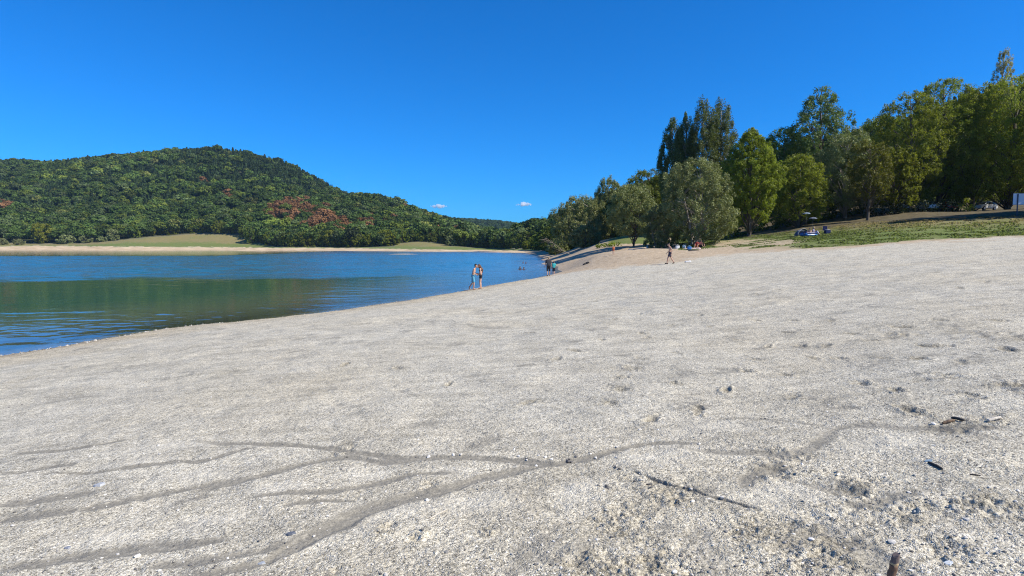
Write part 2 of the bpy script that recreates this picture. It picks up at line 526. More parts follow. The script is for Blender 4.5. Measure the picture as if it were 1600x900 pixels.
def ground_material():
    t = NT('ground_material')
    P = t.pos()
    A = t.n('ShaderNodeAttribute', _attribute_name='zone_a')
    B = t.n('ShaderNodeAttribute', _attribute_name='zone_b')
    sa = t.n('ShaderNodeSeparateColor', i0=A.outputs['Color']).outputs
    sb = t.n('ShaderNodeSeparateColor', i0=B.outputs['Color']).outputs
    dirt_, grass_, dry_, litter_shade_ = sa[0], sa[1], sa[2], A.outputs['Alpha']
    silt_, damp_, fsand_, forest_ = sb[0], sb[1], sb[2], B.outputs['Alpha']
    # --- gravel: grains a centimetre across, pale and dark
    v1 = t.voro(P, 150)
    v2 = t.voro(P, 85)
    v3 = t.voro(P, 34)
    gr1 = t.n('ShaderNodeSeparateColor', i0=v1.outputs['Color']).outputs[0]
    gr2 = t.n('ShaderNodeSeparateColor', i0=v2.outputs['Color']).outputs[1]
    gr3 = t.n('ShaderNodeSeparateColor', i0=v3.outputs['Color']).outputs[2]
    grain = t.math('ADD', t.math('MULTIPLY', gr1, .55), t.math('ADD', t.math('MULTIPLY', gr2, .33), t.math('MULTIPLY', gr3, .12)))
    gcol = t.ramp(grain, [(.12, (.13, .118, .092)), (.32, (.32, .293, .226)), (.50, (.50, .458, .358)), (.70, (.64, .592, .472)), (.93, (.84, .79, .66))])
    warm = t.noise(P, .35, 4)
    gcol = t.mix(t.math('MULTIPLY', t.ramp(warm, [(.42, 0.0), (.68, 1.0)]), .35), gcol, t.mix(1.0, gcol, (1.04, .97, .84), 'MULTIPLY'))
    big = t.noise(P, 1.7, 5, .6)
    gcol = t.mix(1.0, gcol, t.ramp(big, [(.3, (.80, .80, .795)), (.55, (1, 1, 1)), (.75, (1.10, 1.10, 1.09))]), 'MULTIPLY')
    flow = t.noise(t.n('ShaderNodeMapping', Vector=P, Rotation=(0, 0, R(-28)), Scale=(.55, 3.4, 1)).outputs[0], 1.6, 5, .62)
    gcol = t.mix(1.0, gcol, t.ramp(flow, [(.34, (.85, .847, .84)), (.5, (1, 1, 1)), (.66, (1.09, 1.09, 1.085))]), 'MULTIPLY')
    # dark spots painted as the shade in dents of the far gravel
    dent_shade = t.noise(P, 6.0, 5, .7)
    gcol = t.mix(t.ramp(dent_shade, [(.63, 0.0), (.72, .6)]), gcol, (.15, .14, .125))
    dent_shade2 = t.noise(P, 1.5, 7, .72)
    gcol = t.mix(t.ramp(dent_shade2, [(.585, 0.0), (.63, .55)]), gcol, (.20, .185, .15))
    pale_ = t.n('ShaderNodeAttribute', _attribute_name='pale').outputs['Fac']
    gcol = t.mix(t.math('MULTIPLY', pale_, .6), gcol, t.mix(.45, t.mix(1.0, gcol, (1.22, 1.22, 1.22), 'MULTIPLY'), (.64, .595, .48)))
    # silt left in the rills, damp turned-over gravel
    gs = t.noise(P, 60, 3)
    scol = t.mix(gs, (.145, .134, .110), (.235, .219, .178))
    sbrk = t.ramp(t.noise(P, 30, 4, .7), [(.35, .72), (.55, 1.0)])
    sgr = t.mix(.22, scol, t.mix(1.0, gcol, (.62, .61, .60), 'MULTIPLY'))
    gcol = t.mix(t.math('MULTIPLY', t.math('SMOOTH_MIN', t.math('MULTIPLY', silt_, 1.45), .97, .05), sbrk, clamp=True), gcol, sgr)
    gcol = t.mix(t.math('MULTIPLY', damp_, .75), gcol, t.mix(1.0, gcol, (.50, .485, .45), 'MULTIPLY'))
    # wet strip at the water's edge
    z = t.n('ShaderNodeSeparateXYZ', i0=P).outputs[2]
    zj = t.math('ADD', z, t.math('MULTIPLY', t.math('SUBTRACT', t.noise(P, .9, 4), .5), .18))
    wet = t.ramp(t.math('MULTIPLY_ADD', zj, 3.0, .3), [(.33, 1.0), (.60, 0.0)])
    gcol = t.mix(t.ramp(t.math('MULTIPLY', zj, 1.0), [(.05, .75), (.5, 0.0)]), gcol, t.mix(1.0, gcol, (.90, .80, .64), 'MULTIPLY'))
    gcol = t.mix(t.math('MULTIPLY', wet, .8), gcol, t.mix(1.0, gcol, (.50, .46, .40), 'MULTIPLY'))
    # --- tan dirt of the bank
    dn = t.noise(P, 2.5, 6, .65)
    dcol = t.ramp(dn, [(.28, (.26, .19, .115)), (.5, (.43, .335, .22)), (.72, (.54, .44, .31))])
    dcol = t.mix(1.0, dcol, t.ramp(t.noise(P, 18, 4, .7), [(.3, (.7, .7, .7)), (.6, (1.1, 1.1, 1.1))]), 'MULTIPLY')
    col = t.mix(dirt_, gcol, dcol)
    # --- grass
    gn = t.noise(P, .8, 5, .65)
    gf = t.noise(P, 7.0, 5, .7)
    green = t.ramp(gf, [(.3, (.070, .100, .020)), (.55, (.125, .170, .036)), (.8, (.20, .21, .07))])
    dryc = t.ramp(gf, [(.3, (.12, .10, .036)), (.55, (.225, .19, .078)), (.8, (.33, .28, .13))])
    gcol2 = t.mix(t.math('ADD', t.math('MULTIPLY', dry_, t.ramp(t.noise(P, .06, 5, .65), [(.36, .45), (.56, 1.0)])), t.ramp(gn, [(.45, 0.0), (.7, .6)]), clamp=True), green, dryc)
    col = t.mix(grass_, col, gcol2)
    # --- litter under the trees, its brown darkened to paint in their shade
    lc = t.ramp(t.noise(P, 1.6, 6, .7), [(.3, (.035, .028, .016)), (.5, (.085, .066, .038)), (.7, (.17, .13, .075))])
    col = t.mix(t.math('MULTIPLY', litter_shade_, .85), col, lc)
    col = t.mix(fsand_, col, t.ramp(t.noise(P, .12, 5, .6), [(.35, (.36, .26, .15)), (.6, (.56, .43, .27))]))
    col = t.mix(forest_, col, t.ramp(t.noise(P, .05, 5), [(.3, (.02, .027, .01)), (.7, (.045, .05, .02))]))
    ddep = t.ramp(t.math('MULTIPLY_ADD', z, 1.0, 1.0), [(.0, 1.0), (.9, 0.0)])
    col = t.mix(ddep, col, (.17, .15, .095))
    h = t.math('ADD', t.math('MULTIPLY', v1.outputs['Distance'], -.9), t.math('MULTIPLY', v2.outputs['Distance'], -.8))
    b1 = t.n('ShaderNodeBump', Strength=t.math('MULTIPLY_ADD', silt_, -.65, .8), Distance=.006, Height=h)
    b2 = t.n('ShaderNodeBump', Strength=.55, Distance=.07, Height=t.noise(P, 5.0, 5, .65), Normal=b1.outputs[0])
    bs = t.bsdf(Base__Color=col, Roughness=t.math('MULTIPLY_ADD', wet, -.45, .92), Normal=b2.outputs[0])
    bs.inputs['Specular IOR Level'].default_value = .25
    return t.done(bs.outputs[0])


GROUND = ground_material()
NAMES = ['gravel_beach', 'grass_bank', 'lake_bed', 'far_shore', 'hills']
for k, nm in enumerate(NAMES):
    fq = quads[cls == k]
    if not len(fq):
        continue
    used, inv = np.unique(fq, return_inverse=True)
    me = mesh_np(nm, V[used], inv.reshape(fq.shape), GROUND)
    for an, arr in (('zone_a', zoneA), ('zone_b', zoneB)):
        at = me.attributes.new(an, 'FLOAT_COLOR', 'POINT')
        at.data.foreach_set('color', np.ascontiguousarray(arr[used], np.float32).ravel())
    at = me.attributes.new('pale', 'FLOAT', 'POINT')
    at.data.foreach_set('value', np.ascontiguousarray((pale * (1 - silt))[used], np.float32))
    tag(link(nm, me), kind='structure')

# ------------------------------------------------------------------ water
def water():
    wt = np.radians(np.r_[np.arange(-78, -46, 1.0), np.arange(-46, 10, .10), np.arange(10, 25, .5)])
    wr = [6.0]
    while wr[-1] < 900:
        r_ = wr[-1]
        wr.append(r_ + (.105 if r_ < 40 else .16 if r_ < 80 else (.30 if r_ < 235 else .30 + (r_ - 235) * .02)))
    wr = np.array(wr)
    T, Rr = np.meshgrid(wt, wr)
    X, Y = (Rr * np.sin(T)).ravel(), (Rr * np.cos(T)).ravel()
    z = base_z(X, Y)
    dep = np.clip(-z, 0, 20)
    RR_ = np.hypot(X, Y)
    # where the breeze ruffles the lake: open middle, less in the lee of the beach, none under the far bank
    pxw, pyw = project(X, Y, X * 0)
    edge = 436 + 9 * fbm(X / 7, Y / 5, 5, 4) + (pxw - 300) * -.004
    wind = sstep(6, -6, pyw - edge)
    wind = np.maximum(wind, sstep(380, 800, pxw) * .85)
    farcalm = sstep(400.5, 399, pyw + 1.2 * fbm(X / 30, Y / 30, 9, 2) + sstep(300, 560, pxw) * 8) * (pxw < 620)
    wind = wind * (1 - .88 * farcalm)
    # ripples: short crossing crests, longer waves out in the wind
    def wav(lx, ly, ang, sd):
        c, sn = math.cos(ang), math.sin(ang)
        wob_ = .35 * ly * fbm(X / (4 * lx), Y / (4 * lx), sd + 50, 2)
        return vnoise((X * c + Y * sn) / lx, (-X * sn + Y * c + wob_) / ly, sd)
    gust = np.clip(.75 + 1.1 * fbm(X / 14, Y / 9, 305, 3), .35, 1.4)
    gust = gust + (.95 - gust) * .6 * sstep(50, 75, RR_)
    nearr = .012 * wav(.48, .31, .32, 302) + .012 * wav(.52, .34, -.30, 303) + .014 * wav(1.1, .6, .1, 304)
    midr = .030 * wav(1.5, .85, .30, 306) + .030 * wav(1.7, .95, -.25, 307)
    farr = (.12 * wav(2.4, 1.5, .25, 308) + .11 * wav(2.2, 1.3, -.3, 309)) * (1.15 - .45 * sstep(420, 700, pxw))
    wz = nearr * (1 - sstep(22, 42, RR_)) + midr * sstep(18, 34, RR_) * (1 - wind) * .55 + wind * (midr * sstep(14, 30, RR_) * (1 - sstep(55, 80, RR_)) + farr * sstep(42, 70, RR_))
    wz = wz * gust * (1 - sstep(215, 300, RR_)) * sstep(.0, .3, dep)
    wind_a = wind
    I, J = np.meshgrid(np.arange(len(wr) - 1), np.arange(len(wt) - 1), indexing='ij')
    a = (I * len(wt) + J).ravel()
    q = np.stack([a, a + len(wt), a + len(wt) + 1, a + 1], -1)[:, ::-1]
    q = q[(z[q].min(1) < .25)]
    used, inv = np.unique(q, return_inverse=True)
    t = NT('lake_water')
    P = t.pos()
    A = t.n('ShaderNodeAttribute', _attribute_name='water_data')
    s = t.n('ShaderNodeSeparateColor', i0=A.outputs['Color']).outputs
    depth, wind, calm = s[0], s[1], s[2]
    n1 = t.noise(t.n('ShaderNodeMapping', Vector=P, Scale=(1.0, 2.1, 1), Rotation=(0, 0, .35)).outputs[0], 1.9, 2, .5)
    n2 = t.noise(t.n('ShaderNodeMapping', Vector=P, Scale=(1.2, 2.4, 1), Rotation=(0, 0, -.2)).outputs[0], .55, 4, .6)
    n3 = t.noise(P, 5.5, 2, .5)
    patch = t.noise(t.n('ShaderNodeMapping', Vector=P, Scale=(.02, .08, 1)).outputs[0], 1.0, 3)
    hh = t.math('ADD', t.math('MULTIPLY', n1, .55), t.math('ADD', t.math('MULTIPLY', n2, .6), t.math('MULTIPLY', n3, .12)))
    bump = t.n('ShaderNodeBump', Strength=1.0, Distance=t.math('MULTIPLY_ADD', wind, .03, .006), Height=hh)
    rgh = t.math('MULTIPLY_ADD', wind, t.math('MULTIPLY_ADD', patch, .06, .09), .05)
    gl = t.n('ShaderNodeBsdfGlossy', Color=(1, 1, 1, 1), Roughness=rgh, Normal=bump.outputs[0])
    deep = t.mix(t.math('MULTIPLY', depth, .55, clamp=True), (.17, .18, .105), (.022, .092, .054))
    df = t.n('ShaderNodeBsdfDiffuse', Color=deep)
    tr = t.n('ShaderNodeBsdfTransparent', Color=(.85, .92, .88, 1))
    op = t.math('SUBTRACT', 1.0, t.math('POWER', 2.718, t.math('MULTIPLY', depth, -1.4)))
    body = t.n('ShaderNodeMixShader', i0=op, i1=tr.outputs[0], i2=df.outputs[0])
    fr = t.n('ShaderNodeFresnel', IOR=1.33, Normal=bump.outputs[0])
    mx = t.n('ShaderNodeMixShader', i0=fr.outputs[0], i1=body.outputs[0], i2=gl.outputs[0])
    m = t.done(mx.outputs[0])
    me = mesh_np('lake', np.stack([X, Y, wz], -1)[used], inv.reshape(q.shape), m)
    at = me.attributes.new('water_data', 'FLOAT_COLOR', 'POINT')
    at.data.foreach_set('color', np.stack([dep, wind_a, farcalm, farcalm * 0 + 1], -1)[used].astype(np.float32).ravel())
    tag(link('lake', me), kind='structure')


water()

# ------------------------------------------------------------------ foliage
def foliage(name, dark, light, trans=.3, tint=False, gloss=.25):
    t = NT(name)
    a = t.n('ShaderNodeAttribute', _attribute_name='tone').outputs['Fac']
    c = t.mix(a, dark, light)
    if tint:
        oi = t.n('ShaderNodeAttribute', _attribute_name='tint', _attribute_type='INSTANCER').outputs['Color']
        c = t.mix(1.0, c, oi, 'MULTIPLY')
    else:
        rnd = t.n('ShaderNodeObjectInfo').outputs['Random']
        c = t.n('ShaderNodeHueSaturation', Hue=t.math('MULTIPLY_ADD', rnd, .03, .485), Value=t.math('MULTIPLY_ADD', rnd, .3, .85), Color=c).outputs[0]
    b = t.bsdf(Base__Color=c, Roughness=.55)
    b.inputs['Specular IOR Level'].default_value = gloss
    tl = t.n('ShaderNodeBsdfTranslucent', Color=t.mix(1.0, c, (1.25, 1.35, .7), 'MULTIPLY'))
    return t.done(t.n('ShaderNodeMixShader', i0=trans, i1=b.outputs[0], i2=tl.outputs[0]).outputs[0])


def bark(name, a, b):
    t = NT(name)
    P = t.n('ShaderNodeTexCoord').outputs['Object']
    n_ = t.noise(t.n('ShaderNodeMapping', Vector=P, Scale=(6, 6, 1.2)).outputs[0], 2.0, 5, .65)
    bp = t.n('ShaderNodeBump', Strength=.6, Distance=.03, Height=n_)
    bs = t.bsdf(Base__Color=t.mix(n_, a, b), Roughness=.9, Normal=bp.outputs[0])
    return t.done(bs.outputs[0])


BARK = bark('bark_brown', (.05, .04, .03), (.17, .14, .11))
BARKG = bark('bark_grey', (.18, .155, .12), (.42, .37, .30))
DEADWOOD = bark('dead_wood', (.16, .13, .10), (.36, .31, .25))
L_WILLOW = foliage('willow_leaves', (.115, .138, .042), (.300, .320, .130), .28, gloss=.35)
L_OLIVE = foliage('olive_leaves', (.105, .115, .036), (.265, .275, .112), .25, gloss=.3)
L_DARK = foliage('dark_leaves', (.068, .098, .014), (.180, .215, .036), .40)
L_MID = foliage('green_leaves', (.100, .128, .014), (.270, .295, .042), .48)
L_LIGHT = foliage('light_leaves', (.125, .148, .014), (.320, .325, .048), .50)
L_POPLAR = foliage('poplar_leaves', (.060, .090, .020), (.160, .195, .058), .36, gloss=.4)
L_PALE = foliage('pale_leaves', (.22, .22, .10), (.44, .42, .22), .40)
L_YELLOW = foliage('yellowing_leaves', (.075, .085, .012), (.19, .175, .03), .4)
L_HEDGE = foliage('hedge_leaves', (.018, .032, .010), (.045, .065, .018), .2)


def unit(n, g):
    v = g.normal(size=(n, 3))
    return v / (np.linalg.norm(v, axis=1, keepdims=True) + 1e-9)


def leaf_cloud(cent, rad, cnt, size, g, outward=.7, aspect=.55, droop=0.0, tone_c=None):
    cent, rad = np.asarray(cent, float), np.asarray(rad, float)
    idx = np.repeat(np.arange(len(cent)), cnt)
    n = len(idx)
    d = unit(n, g)
    rr_ = g.random(n) ** .45
    p = cent[idx] + d * rad[idx] * rr_[:, None]
    nr_ = d * outward + unit(n, g) * .8 + np.array([0, 0, .25])
    nr_ /= np.linalg.norm(nr_, axis=1, keepdims=True)
    t = np.cross(nr_, unit(n, g))
    t[:, 2] -= droop
    t -= nr_ * (t * nr_).sum(1, keepdims=True)
    t /= np.linalg.norm(t, axis=1, keepdims=True) + 1e-9
    b = np.cross(nr_, t)
    s = (size * g.uniform(.6, 1.35, n))[:, None]
    v = np.stack([p + t * s, p + b * s * aspect, p - t * s, p - b * s * aspect], 1).reshape(-1, 3)
    f = np.arange(4 * n).reshape(n, 4)
    if tone_c is None:
        tone_c = g.random(len(cent))
    tone = np.clip(tone_c[idx] * .65 + g.random(n) * .4, 0, 1)
    return v, f, tone


def leaf_mesh(name, v, f, tone, mat):
    me = mesh_np(name, v, f, mat, smooth=False)
    a = me.attributes.new('tone', 'FLOAT', 'FACE')
    a.data.foreach_set('value', tone.astype(np.float32))
    return me


class Tubes:
    def __init__(self):
        self.v, self.f = [], []

    def add(self, P, Rd, n=7):
        P = [Vector(p) for p in P]
        base = len(self.v)
        for i, p in enumerate(P):
            d = (P[min(i + 1, len(P) - 1)] - P[max(i - 1, 0)])
            d = d.normalized() if d.length > 1e-6 else Vector((0, 0, 1))
            a = d.orthogonal().normalized()
            b = d.cross(a)
            for k in range(n):
                q = 2 * math.pi * k / n
                self.v.append(tuple(p + (a * math.cos(q) + b * math.sin(q)) * Rd[i]))
        for i in range(len(P) - 1):
            for k in range(n):
                k2 = (k + 1) % n
                self.f.append((base + i * n + k, base + i * n + k2, base + (i + 1) * n + k2, base + (i + 1) * n + k))
        # close the ends
        for i, rev in ((0, True), (len(P) - 1, False)):
            c = len(self.v)
            self.v.append(tuple(P[i]))
            for k in range(n):
                k2 = (k + 1) % n
                t_ = (base + i * n + k, base + i * n + k2, c)
                self.f.append(t_[::-1] if rev else t_)

    def mesh(self, name, mat):
        me = bpy.data.meshes.new(name)
        me.from_pydata(self.v, [], self.f)
        me.polygons.foreach_set('use_smooth', np.ones(len(me.polygons), bool))
        me.materials.append(mat)
        me.update()
        return me


ENV = {
    'round': lambda t: np.sqrt(np.clip(1 - (2 * t - 1) ** 2, 0, 1)) ** .8,
    'dome': lambda t: np.where(t < .3, .72 + .28 * t / .3, np.sqrt(np.clip(1 - ((t - .3) / .7) ** 2, 0, 1)) ** .9),
    'cone': lambda t: np.where(t < .22, .55 + .45 * t / .22, np.clip(1 - ((t - .22) / .78) ** 1.35, 0, 1)),
    'spindle': lambda t: np.sin(np.pi * np.clip(t * .88 + .09, 0, 1)) ** .7,
    'open': lambda t: np.where(t < .3, .6 + .4 * t / .3, np.clip(1 - ((t - .3) / .7) ** 1.7, 0, 1)),
    'slab': lambda t: np.where(t < .8, .9, np.sqrt(np.clip(1 - ((t - .8) / .2) ** 2, 0, 1)) * .9),
}


def make_tree_meshes(H, W, kind, mat, barkm, seed, base=.16, nclump=170, per=75, leaf=.17, stems=1, droop=0.0, crad=.085, shell=.5, lean=0.0, bare=0):
    nclump, per, crad = int(nclump * 2.0), max(12, int(per * .56)), crad * .70
    g = np.random.default_rng(seed)
    env = ENV[kind]
    t = g.random(nclump * 3)
    # keep more clumps where the crown is wide
    keep = g.random(len(t)) < env(t) ** 1.3 * .95 + .05
    t = t[keep][:nclump]
    n = len(t)
    a = g.uniform(0, 2 * np.pi, n)
    if bare:
        kp = ~((np.cos(a) < -.35) & (np.sin(a) < .6) & (g.random(n) < .55))
        t, a = t[kp], a[kp]
        n = len(t)
    lob = 1 + .42 * fbm(np.cos(a) * 1.3 + seed, np.sin(a) * 1.3 + t * 3.2, seed, 3)
    rad = env(t) * W * .5 * lob * (shell + (1 - shell) * g.random(n) ** .6)
    z0 = H * base
    cz = z0 + (H - z0) * t * .97
    cx, cy = np.cos(a) * rad + lean * cz, np.sin(a) * rad
    if kind in ('open', 'spindle'):
        cz = cz + rad * .5
    cent = np.stack([cx, cy, np.minimum(cz, H * .985)], -1)
    cr = crad * (W * .6 + H * .4) * g.uniform(.6, 1.25, n)
    rads = np.stack([cr, cr, cr * (1.15 if droop else 1.0)], -1)
    if kind == 'spindle':
        rads = np.stack([cr * .7, cr * .7, cr * 1.6], -1)
    v, f, tone = leaf_cloud(cent, rads, int(per * 1.9), leaf * .68, g, droop=droop)
    crown = leaf_mesh('crown', v, f, tone, mat)
    tb = Tubes()
    r0 = .011 * H + .012 * W
    tops = []
    for s in range(stems):
        ang = g.uniform(0, 6.28)
        sp_ = (0 if stems == 1 else .28 * W)
        top = Vector((math.cos(ang) * sp_ + lean * H * .8, math.sin(ang) * sp_, H * (.92 if stems == 1 else g.uniform(.6, .85))))
        st = Vector((math.cos(ang) * .1 * (stems > 1) * W * .4, math.sin(ang) * .1 * (stems > 1) * W * .4, -.6))
        mid = st.lerp(top, .45) + Vector((g.normal() * .03 * W, g.normal() * .03 * W, 0))
        rs = r0 if stems == 1 else r0 * .62
        pl = [st, st.lerp(mid, .12), st.lerp(mid, .5), mid, mid.lerp(top, .5), top]
        tb.add(pl, [rs * 1.5, rs * 1.05, rs * .9, rs * .7, rs * .4, rs * .12], 8)
        tops.append(pl)
    sel = g.permutation(n)[:min(n, 46)]
    for i in sel:
        pl = tops[g.integers(len(tops))]
        c = Vector(cent[i])
        hh = max(c.z - (c.xy.length * (.9 if kind in ('open', 'spindle', 'cone') else .6)), z0 * .7)
        fr = min(max((hh + .6) / (pl[-1].z + .6), .05), .93) * (len(pl) - 1)
        k = int(fr)
        st = pl[k].lerp(pl[min(k + 1, len(pl) - 1)], fr - k)
        m = st.lerp(c, .5) + Vector((g.normal() * .2, g.normal() * .2, .08 * (c - st).length))
        tb.add([st, m, c], [r0 * .3, r0 * .18, r0 * .05], 5)
    for i in range(bare):
        pl = tops[g.integers(len(tops))]
        st = pl[3].copy()
        an = math.pi + g.normal() * .7
        e = st + Vector((math.cos(an) * W * g.uniform(.25, .5), math.sin(an) * W * .3, H * g.uniform(.05, .38)))
        m = st.lerp(e, .5) + Vector((0, 0, .06 * H))
        tb.add([st, m, e], [r0 * .28, r0 * .16, r0 * .04], 5)
        for q in range(3):
            s2 = m.lerp(e, g.uniform(0, .8))
            e2 = s2 + Vector((g.normal() * .6 - .4, g.normal() * .6, g.uniform(.2, 1.2)))
            tb.add([s2, e2], [r0 * .1, r0 * .03], 4)
    return crown, tb.mesh('trunk', barkm)


def place_tree(name, label, cat, loc, meshes, group=None, rz=0, sc=1.0):
    e = empty(name, loc, rz)
    e.scale = (sc, sc, sc)
    tag(e, label, cat, group)
    link('trunk', meshes[1], e)
    link('crown', meshes[0], e)
    return e


TREES = []


def tree_px(name, cat, label, px, pytop, wpx, Y, kind, mat, seed, barkm=BARK, group=None, **kw):
    X = (px - 800) / F * Y
    z = zat(X, Y)
    top = G(px, pytop, Y)[2]
    H = (top - z) * 1.045
    W = wpx / F * Y
    me = make_tree_meshes(H, W, kind, mat, barkm, seed, **kw)
    TREES.append((label, H, W, z))
    return place_tree(name, label, cat, (X, Y, z - .1), me, group, rz=0)


# --- the big trees of the right bank, from the water to the edge of the frame
tree_px('willow_tree', 'tree', 'wide olive willow with bare grey limbs on its left side', 1086, 250, 118, 77, 'dome', L_OLIVE, 11, BARKG, stems=6, base=.08, nclump=330, per=85, leaf=.15, droop=.7, crad=.064, shell=.45, bare=9)
tree_px('willow_tree', 'tree', 'low silvery willow bush hugging the left foot of the wide olive willow', 1030, 322, 58, 80, 'dome', L_WILLOW, 12, BARKG, stems=4, base=.04, nclump=130, per=80, leaf=.13, droop=.5, crad=.09)
tree_px('willow_tree', 'tree', 'silvery green tree with a short dark trunk on the tan bank', 986, 290, 72, 90, 'round', L_WILLOW, 13, BARK, stems=2, base=.20, nclump=190, per=85, leaf=.15, droop=.4, crad=.085)
tree_px('willow_tree', 'tree', 'large billowing silver willow leaning over the far end of the bank', 908, 307, 88, 132, 'dome', L_WILLOW, 14, BARKG, stems=4, base=.06, nclump=230, per=85, leaf=.21, droop=.6, crad=.085)
tree_px('broadleaf_tree', 'tree', 'slender upright tree rising just right of the billowing silver willow', 949, 281, 46, 135, 'spindle', L_WILLOW, 15, BARK, base=.1, nclump=130, per=80, leaf=.2, crad=.08)
tree_px('broadleaf_tree', 'tree', 'dark green tree filling the gap behind the short trunked silvery tree', 1012, 268, 80, 122, 'round', L_DARK, 16, BARK, base=.1, nclump=190, per=80, leaf=.2)
tree_px('broadleaf_tree', 'tree', 'small dark tree between the slender tree and the short trunked one', 968, 300, 60, 150, 'round', L_DARK, 17, BARK, base=.1, nclump=130, per=80, leaf=.22)
for k, (px, py, w, Y, sd) in enumerate([(1046, 186, 30, 112, 21), (1068, 176, 28, 110, 22), (1094, 156, 36, 108, 23), (1121, 158, 36, 110, 24)]):
    tree_px('poplar_tree', 'tree', ['leftmost and shortest of the four dark poplars standing together', 'second poplar from the left in the dark clump of four',
            'tallest poplar, third from the left in the dark clump of four', 'rightmost of the four dark poplars, with an open right side'][k], px, py + 6, w * (1.2, 1.2, 1.4, 1.5)[k], Y, 'spindle', L_POPLAR, sd, BARKG,
            group='dark poplars behind the wide willow', base=.12, nclump=170, per=95, leaf=.18, crad=.085, shell=.4)
tree_px('alder_tree', 'tree', 'pointed green tree just right of the wide olive willow', 1169, 202, 98, 84, 'open', L_MID, 31, BARK, base=.07, nclump=420, per=70, leaf=.16, crad=.052)
tree_px('broadleaf_tree', 'tree', 'dark tree behind the right shoulder of the pointed green tree', 1218, 204, 80, 104, 'round', L_DARK, 32, BARK, base=.1, nclump=200, per=80, leaf=.2)
tree_px('poplar_tree', 'tree', 'tall open crowned poplar standing above its neighbours', 1273, 135, 100, 102, 'open', L_POPLAR, 33, BARK, base=.16, nclump=200, per=75, leaf=.2, crad=.062, shell=.55)
tree_px('broadleaf_tree', 'tree', 'shadowed leafy tree under the tall open poplar, behind the picnic', 1245, 245, 90, 92, 'dome', L_MID, 34, BARK, base=.13, nclump=200, per=80, leaf=.18)
tree_px('willow_tree', 'tree', 'grey green willow right of the tall open poplar', 1318, 205, 92, 96, 'dome', L_OLIVE, 35, BARKG, base=.13, nclump=220, per=85, leaf=.18, droop=.4)
tree_px('broadleaf_tree', 'tree', 'yellowing tree with a bare visible trunk between willow and tall wall of trees', 1352, 222, 66, 88, 'round', L_YELLOW, 36, BARK, base=.26, nclump=120, per=70, leaf=.16, crad=.08)
tree_px('broadleaf_tree', 'tree', 'dark tree behind the yellowing tree', 1368, 183, 80, 118, 'round', L_DARK, 37, BARK, base=.1, nclump=190, per=80, leaf=.22)
tree_px('broadleaf_tree', 'tree', 'tall broad tree with a peaked top, left end of the high wall of leaves', 1410, 146, 112, 98, 'dome', L_MID, 38, BARK, base=.08, nclump=560, per=46, leaf=.17, crad=.046, droop=.35)
tree_px('broadleaf_tree', 'tree', 'highest rounded tree of the wall of leaves behind the hedge', 1460, 127, 124, 100, 'dome', L_MID, 39, BARK, base=.07, nclump=660, per=46, leaf=.17, crad=.046, droop=.35)
tree_px('broadleaf_tree', 'tree', 'broad tree directly behind the right end of the hedge', 1514, 134, 112, 97, 'dome', L_MID, 40, BARK, base=.08, nclump=560, per=46, leaf=.17, crad=.046, droop=.35)
tree_px('broadleaf_tree', 'tree', 'light green tree right of the hedge above the parked white car', 1568, 121, 116, 94, 'dome', L_LIGHT, 41, BARK, base=.09, nclump=580, per=46, leaf=.17, crad=.046, droop=.35)
tree_px('broadleaf_tree', 'tree', 'light green tree cut off by the right edge, behind the board', 1640, 130, 120, 88, 'dome', L_LIGHT, 42, BARK, base=.08, nclump=460, per=46, leaf=.17, crad=.046, droop=.35)
tree_px('poplar_tree', 'tree', 'pale thin poplar sticking up above the right hand trees', 1549, 83, 34, 150, 'spindle', L_PALE, 43, BARKG, base=.2, nclump=170, per=45, leaf=.22, crad=.05)
tree_px('broadleaf_tree', 'tree', 'lower leafy tree in front of the wall of leaves, left of the hedge', 1392, 232, 70, 93, 'dome', L_MID, 45, BARK, base=.14, nclump=340, per=46, leaf=.17, crad=.046, droop=.35)
# trees outside the frame on the right that throw the shade on the bank
for k, (X, Y) in enumerate([(66.5, 63.5), (71, 68), (74, 61)]):
    me = make_tree_meshes(19, 13.5, 'dome', L_MID, BARK, 60 + k, nclump=160, per=60, leaf=.3) if k == 0 else me
    place_tree('broadleaf_tree', 'leafy tree on the bank beyond the right edge of the frame', 'tree', (X, Y, zat(X, Y) - .1), me, 'trees beyond the right edge', rz=k * 1.7)

# --- the dark row running away along the right shore
row = [(866, 352, 44, 190), (880, 338, 40, 165), (850, 360, 34, 240), (838, 368, 26, 290), (930, 318, 50, 165), (893, 330, 44, 215), (858, 358, 30, 280), (826, 376, 22, 330), (990, 305, 60, 170), (872, 372, 34, 150), (915, 352, 46, 118)]
rl = ['dark round tree on the shore left of the billowing silver willow', 'dark tree touching the left side of the billowing silver willow', 'dark shore tree where the far hill meets the right bank',
      'small dark tree at the far tip of the right shore', 'dark tree top showing behind the billowing silver willow', 'dark tree partly hidden behind the billowing silver willow',
      'far dark tree behind the shore row on the right bank', 'smallest tree at the far end of the lake, right bank', 'dark tree far behind the short trunked silvery tree',
      'low dark bush overhanging the water left of the silver willow', 'low leafy bush at the foot of the billowing silver willow']
for k, (px, py, w, Y) in enumerate(row):
    tree_px('broadleaf_tree' if k < 9 else 'shrub', 'tree' if k < 9 else 'bush', rl[k], px, py, w, Y, 'dome', [L_DARK, L_MID][k % 2] if k < 9 else L_WILLOW, 80 + k, BARK, base=.05, nclump=120, per=60, leaf=.0018 * Y)

# ------------------------------------------------------------------ woods as instanced masses
F_DEC = foliage('wood_broadleaf', (.55, .55, .55), (1.15, 1.15, 1.15), .2, tint=True, gloss=.1)
F_CON = foliage('wood_conifer', (.5, .5, .5), (1.1, 1.1, 1.1), .1, tint=True, gloss=.1)
protos = bpy.data.collections.new('wood_sources')


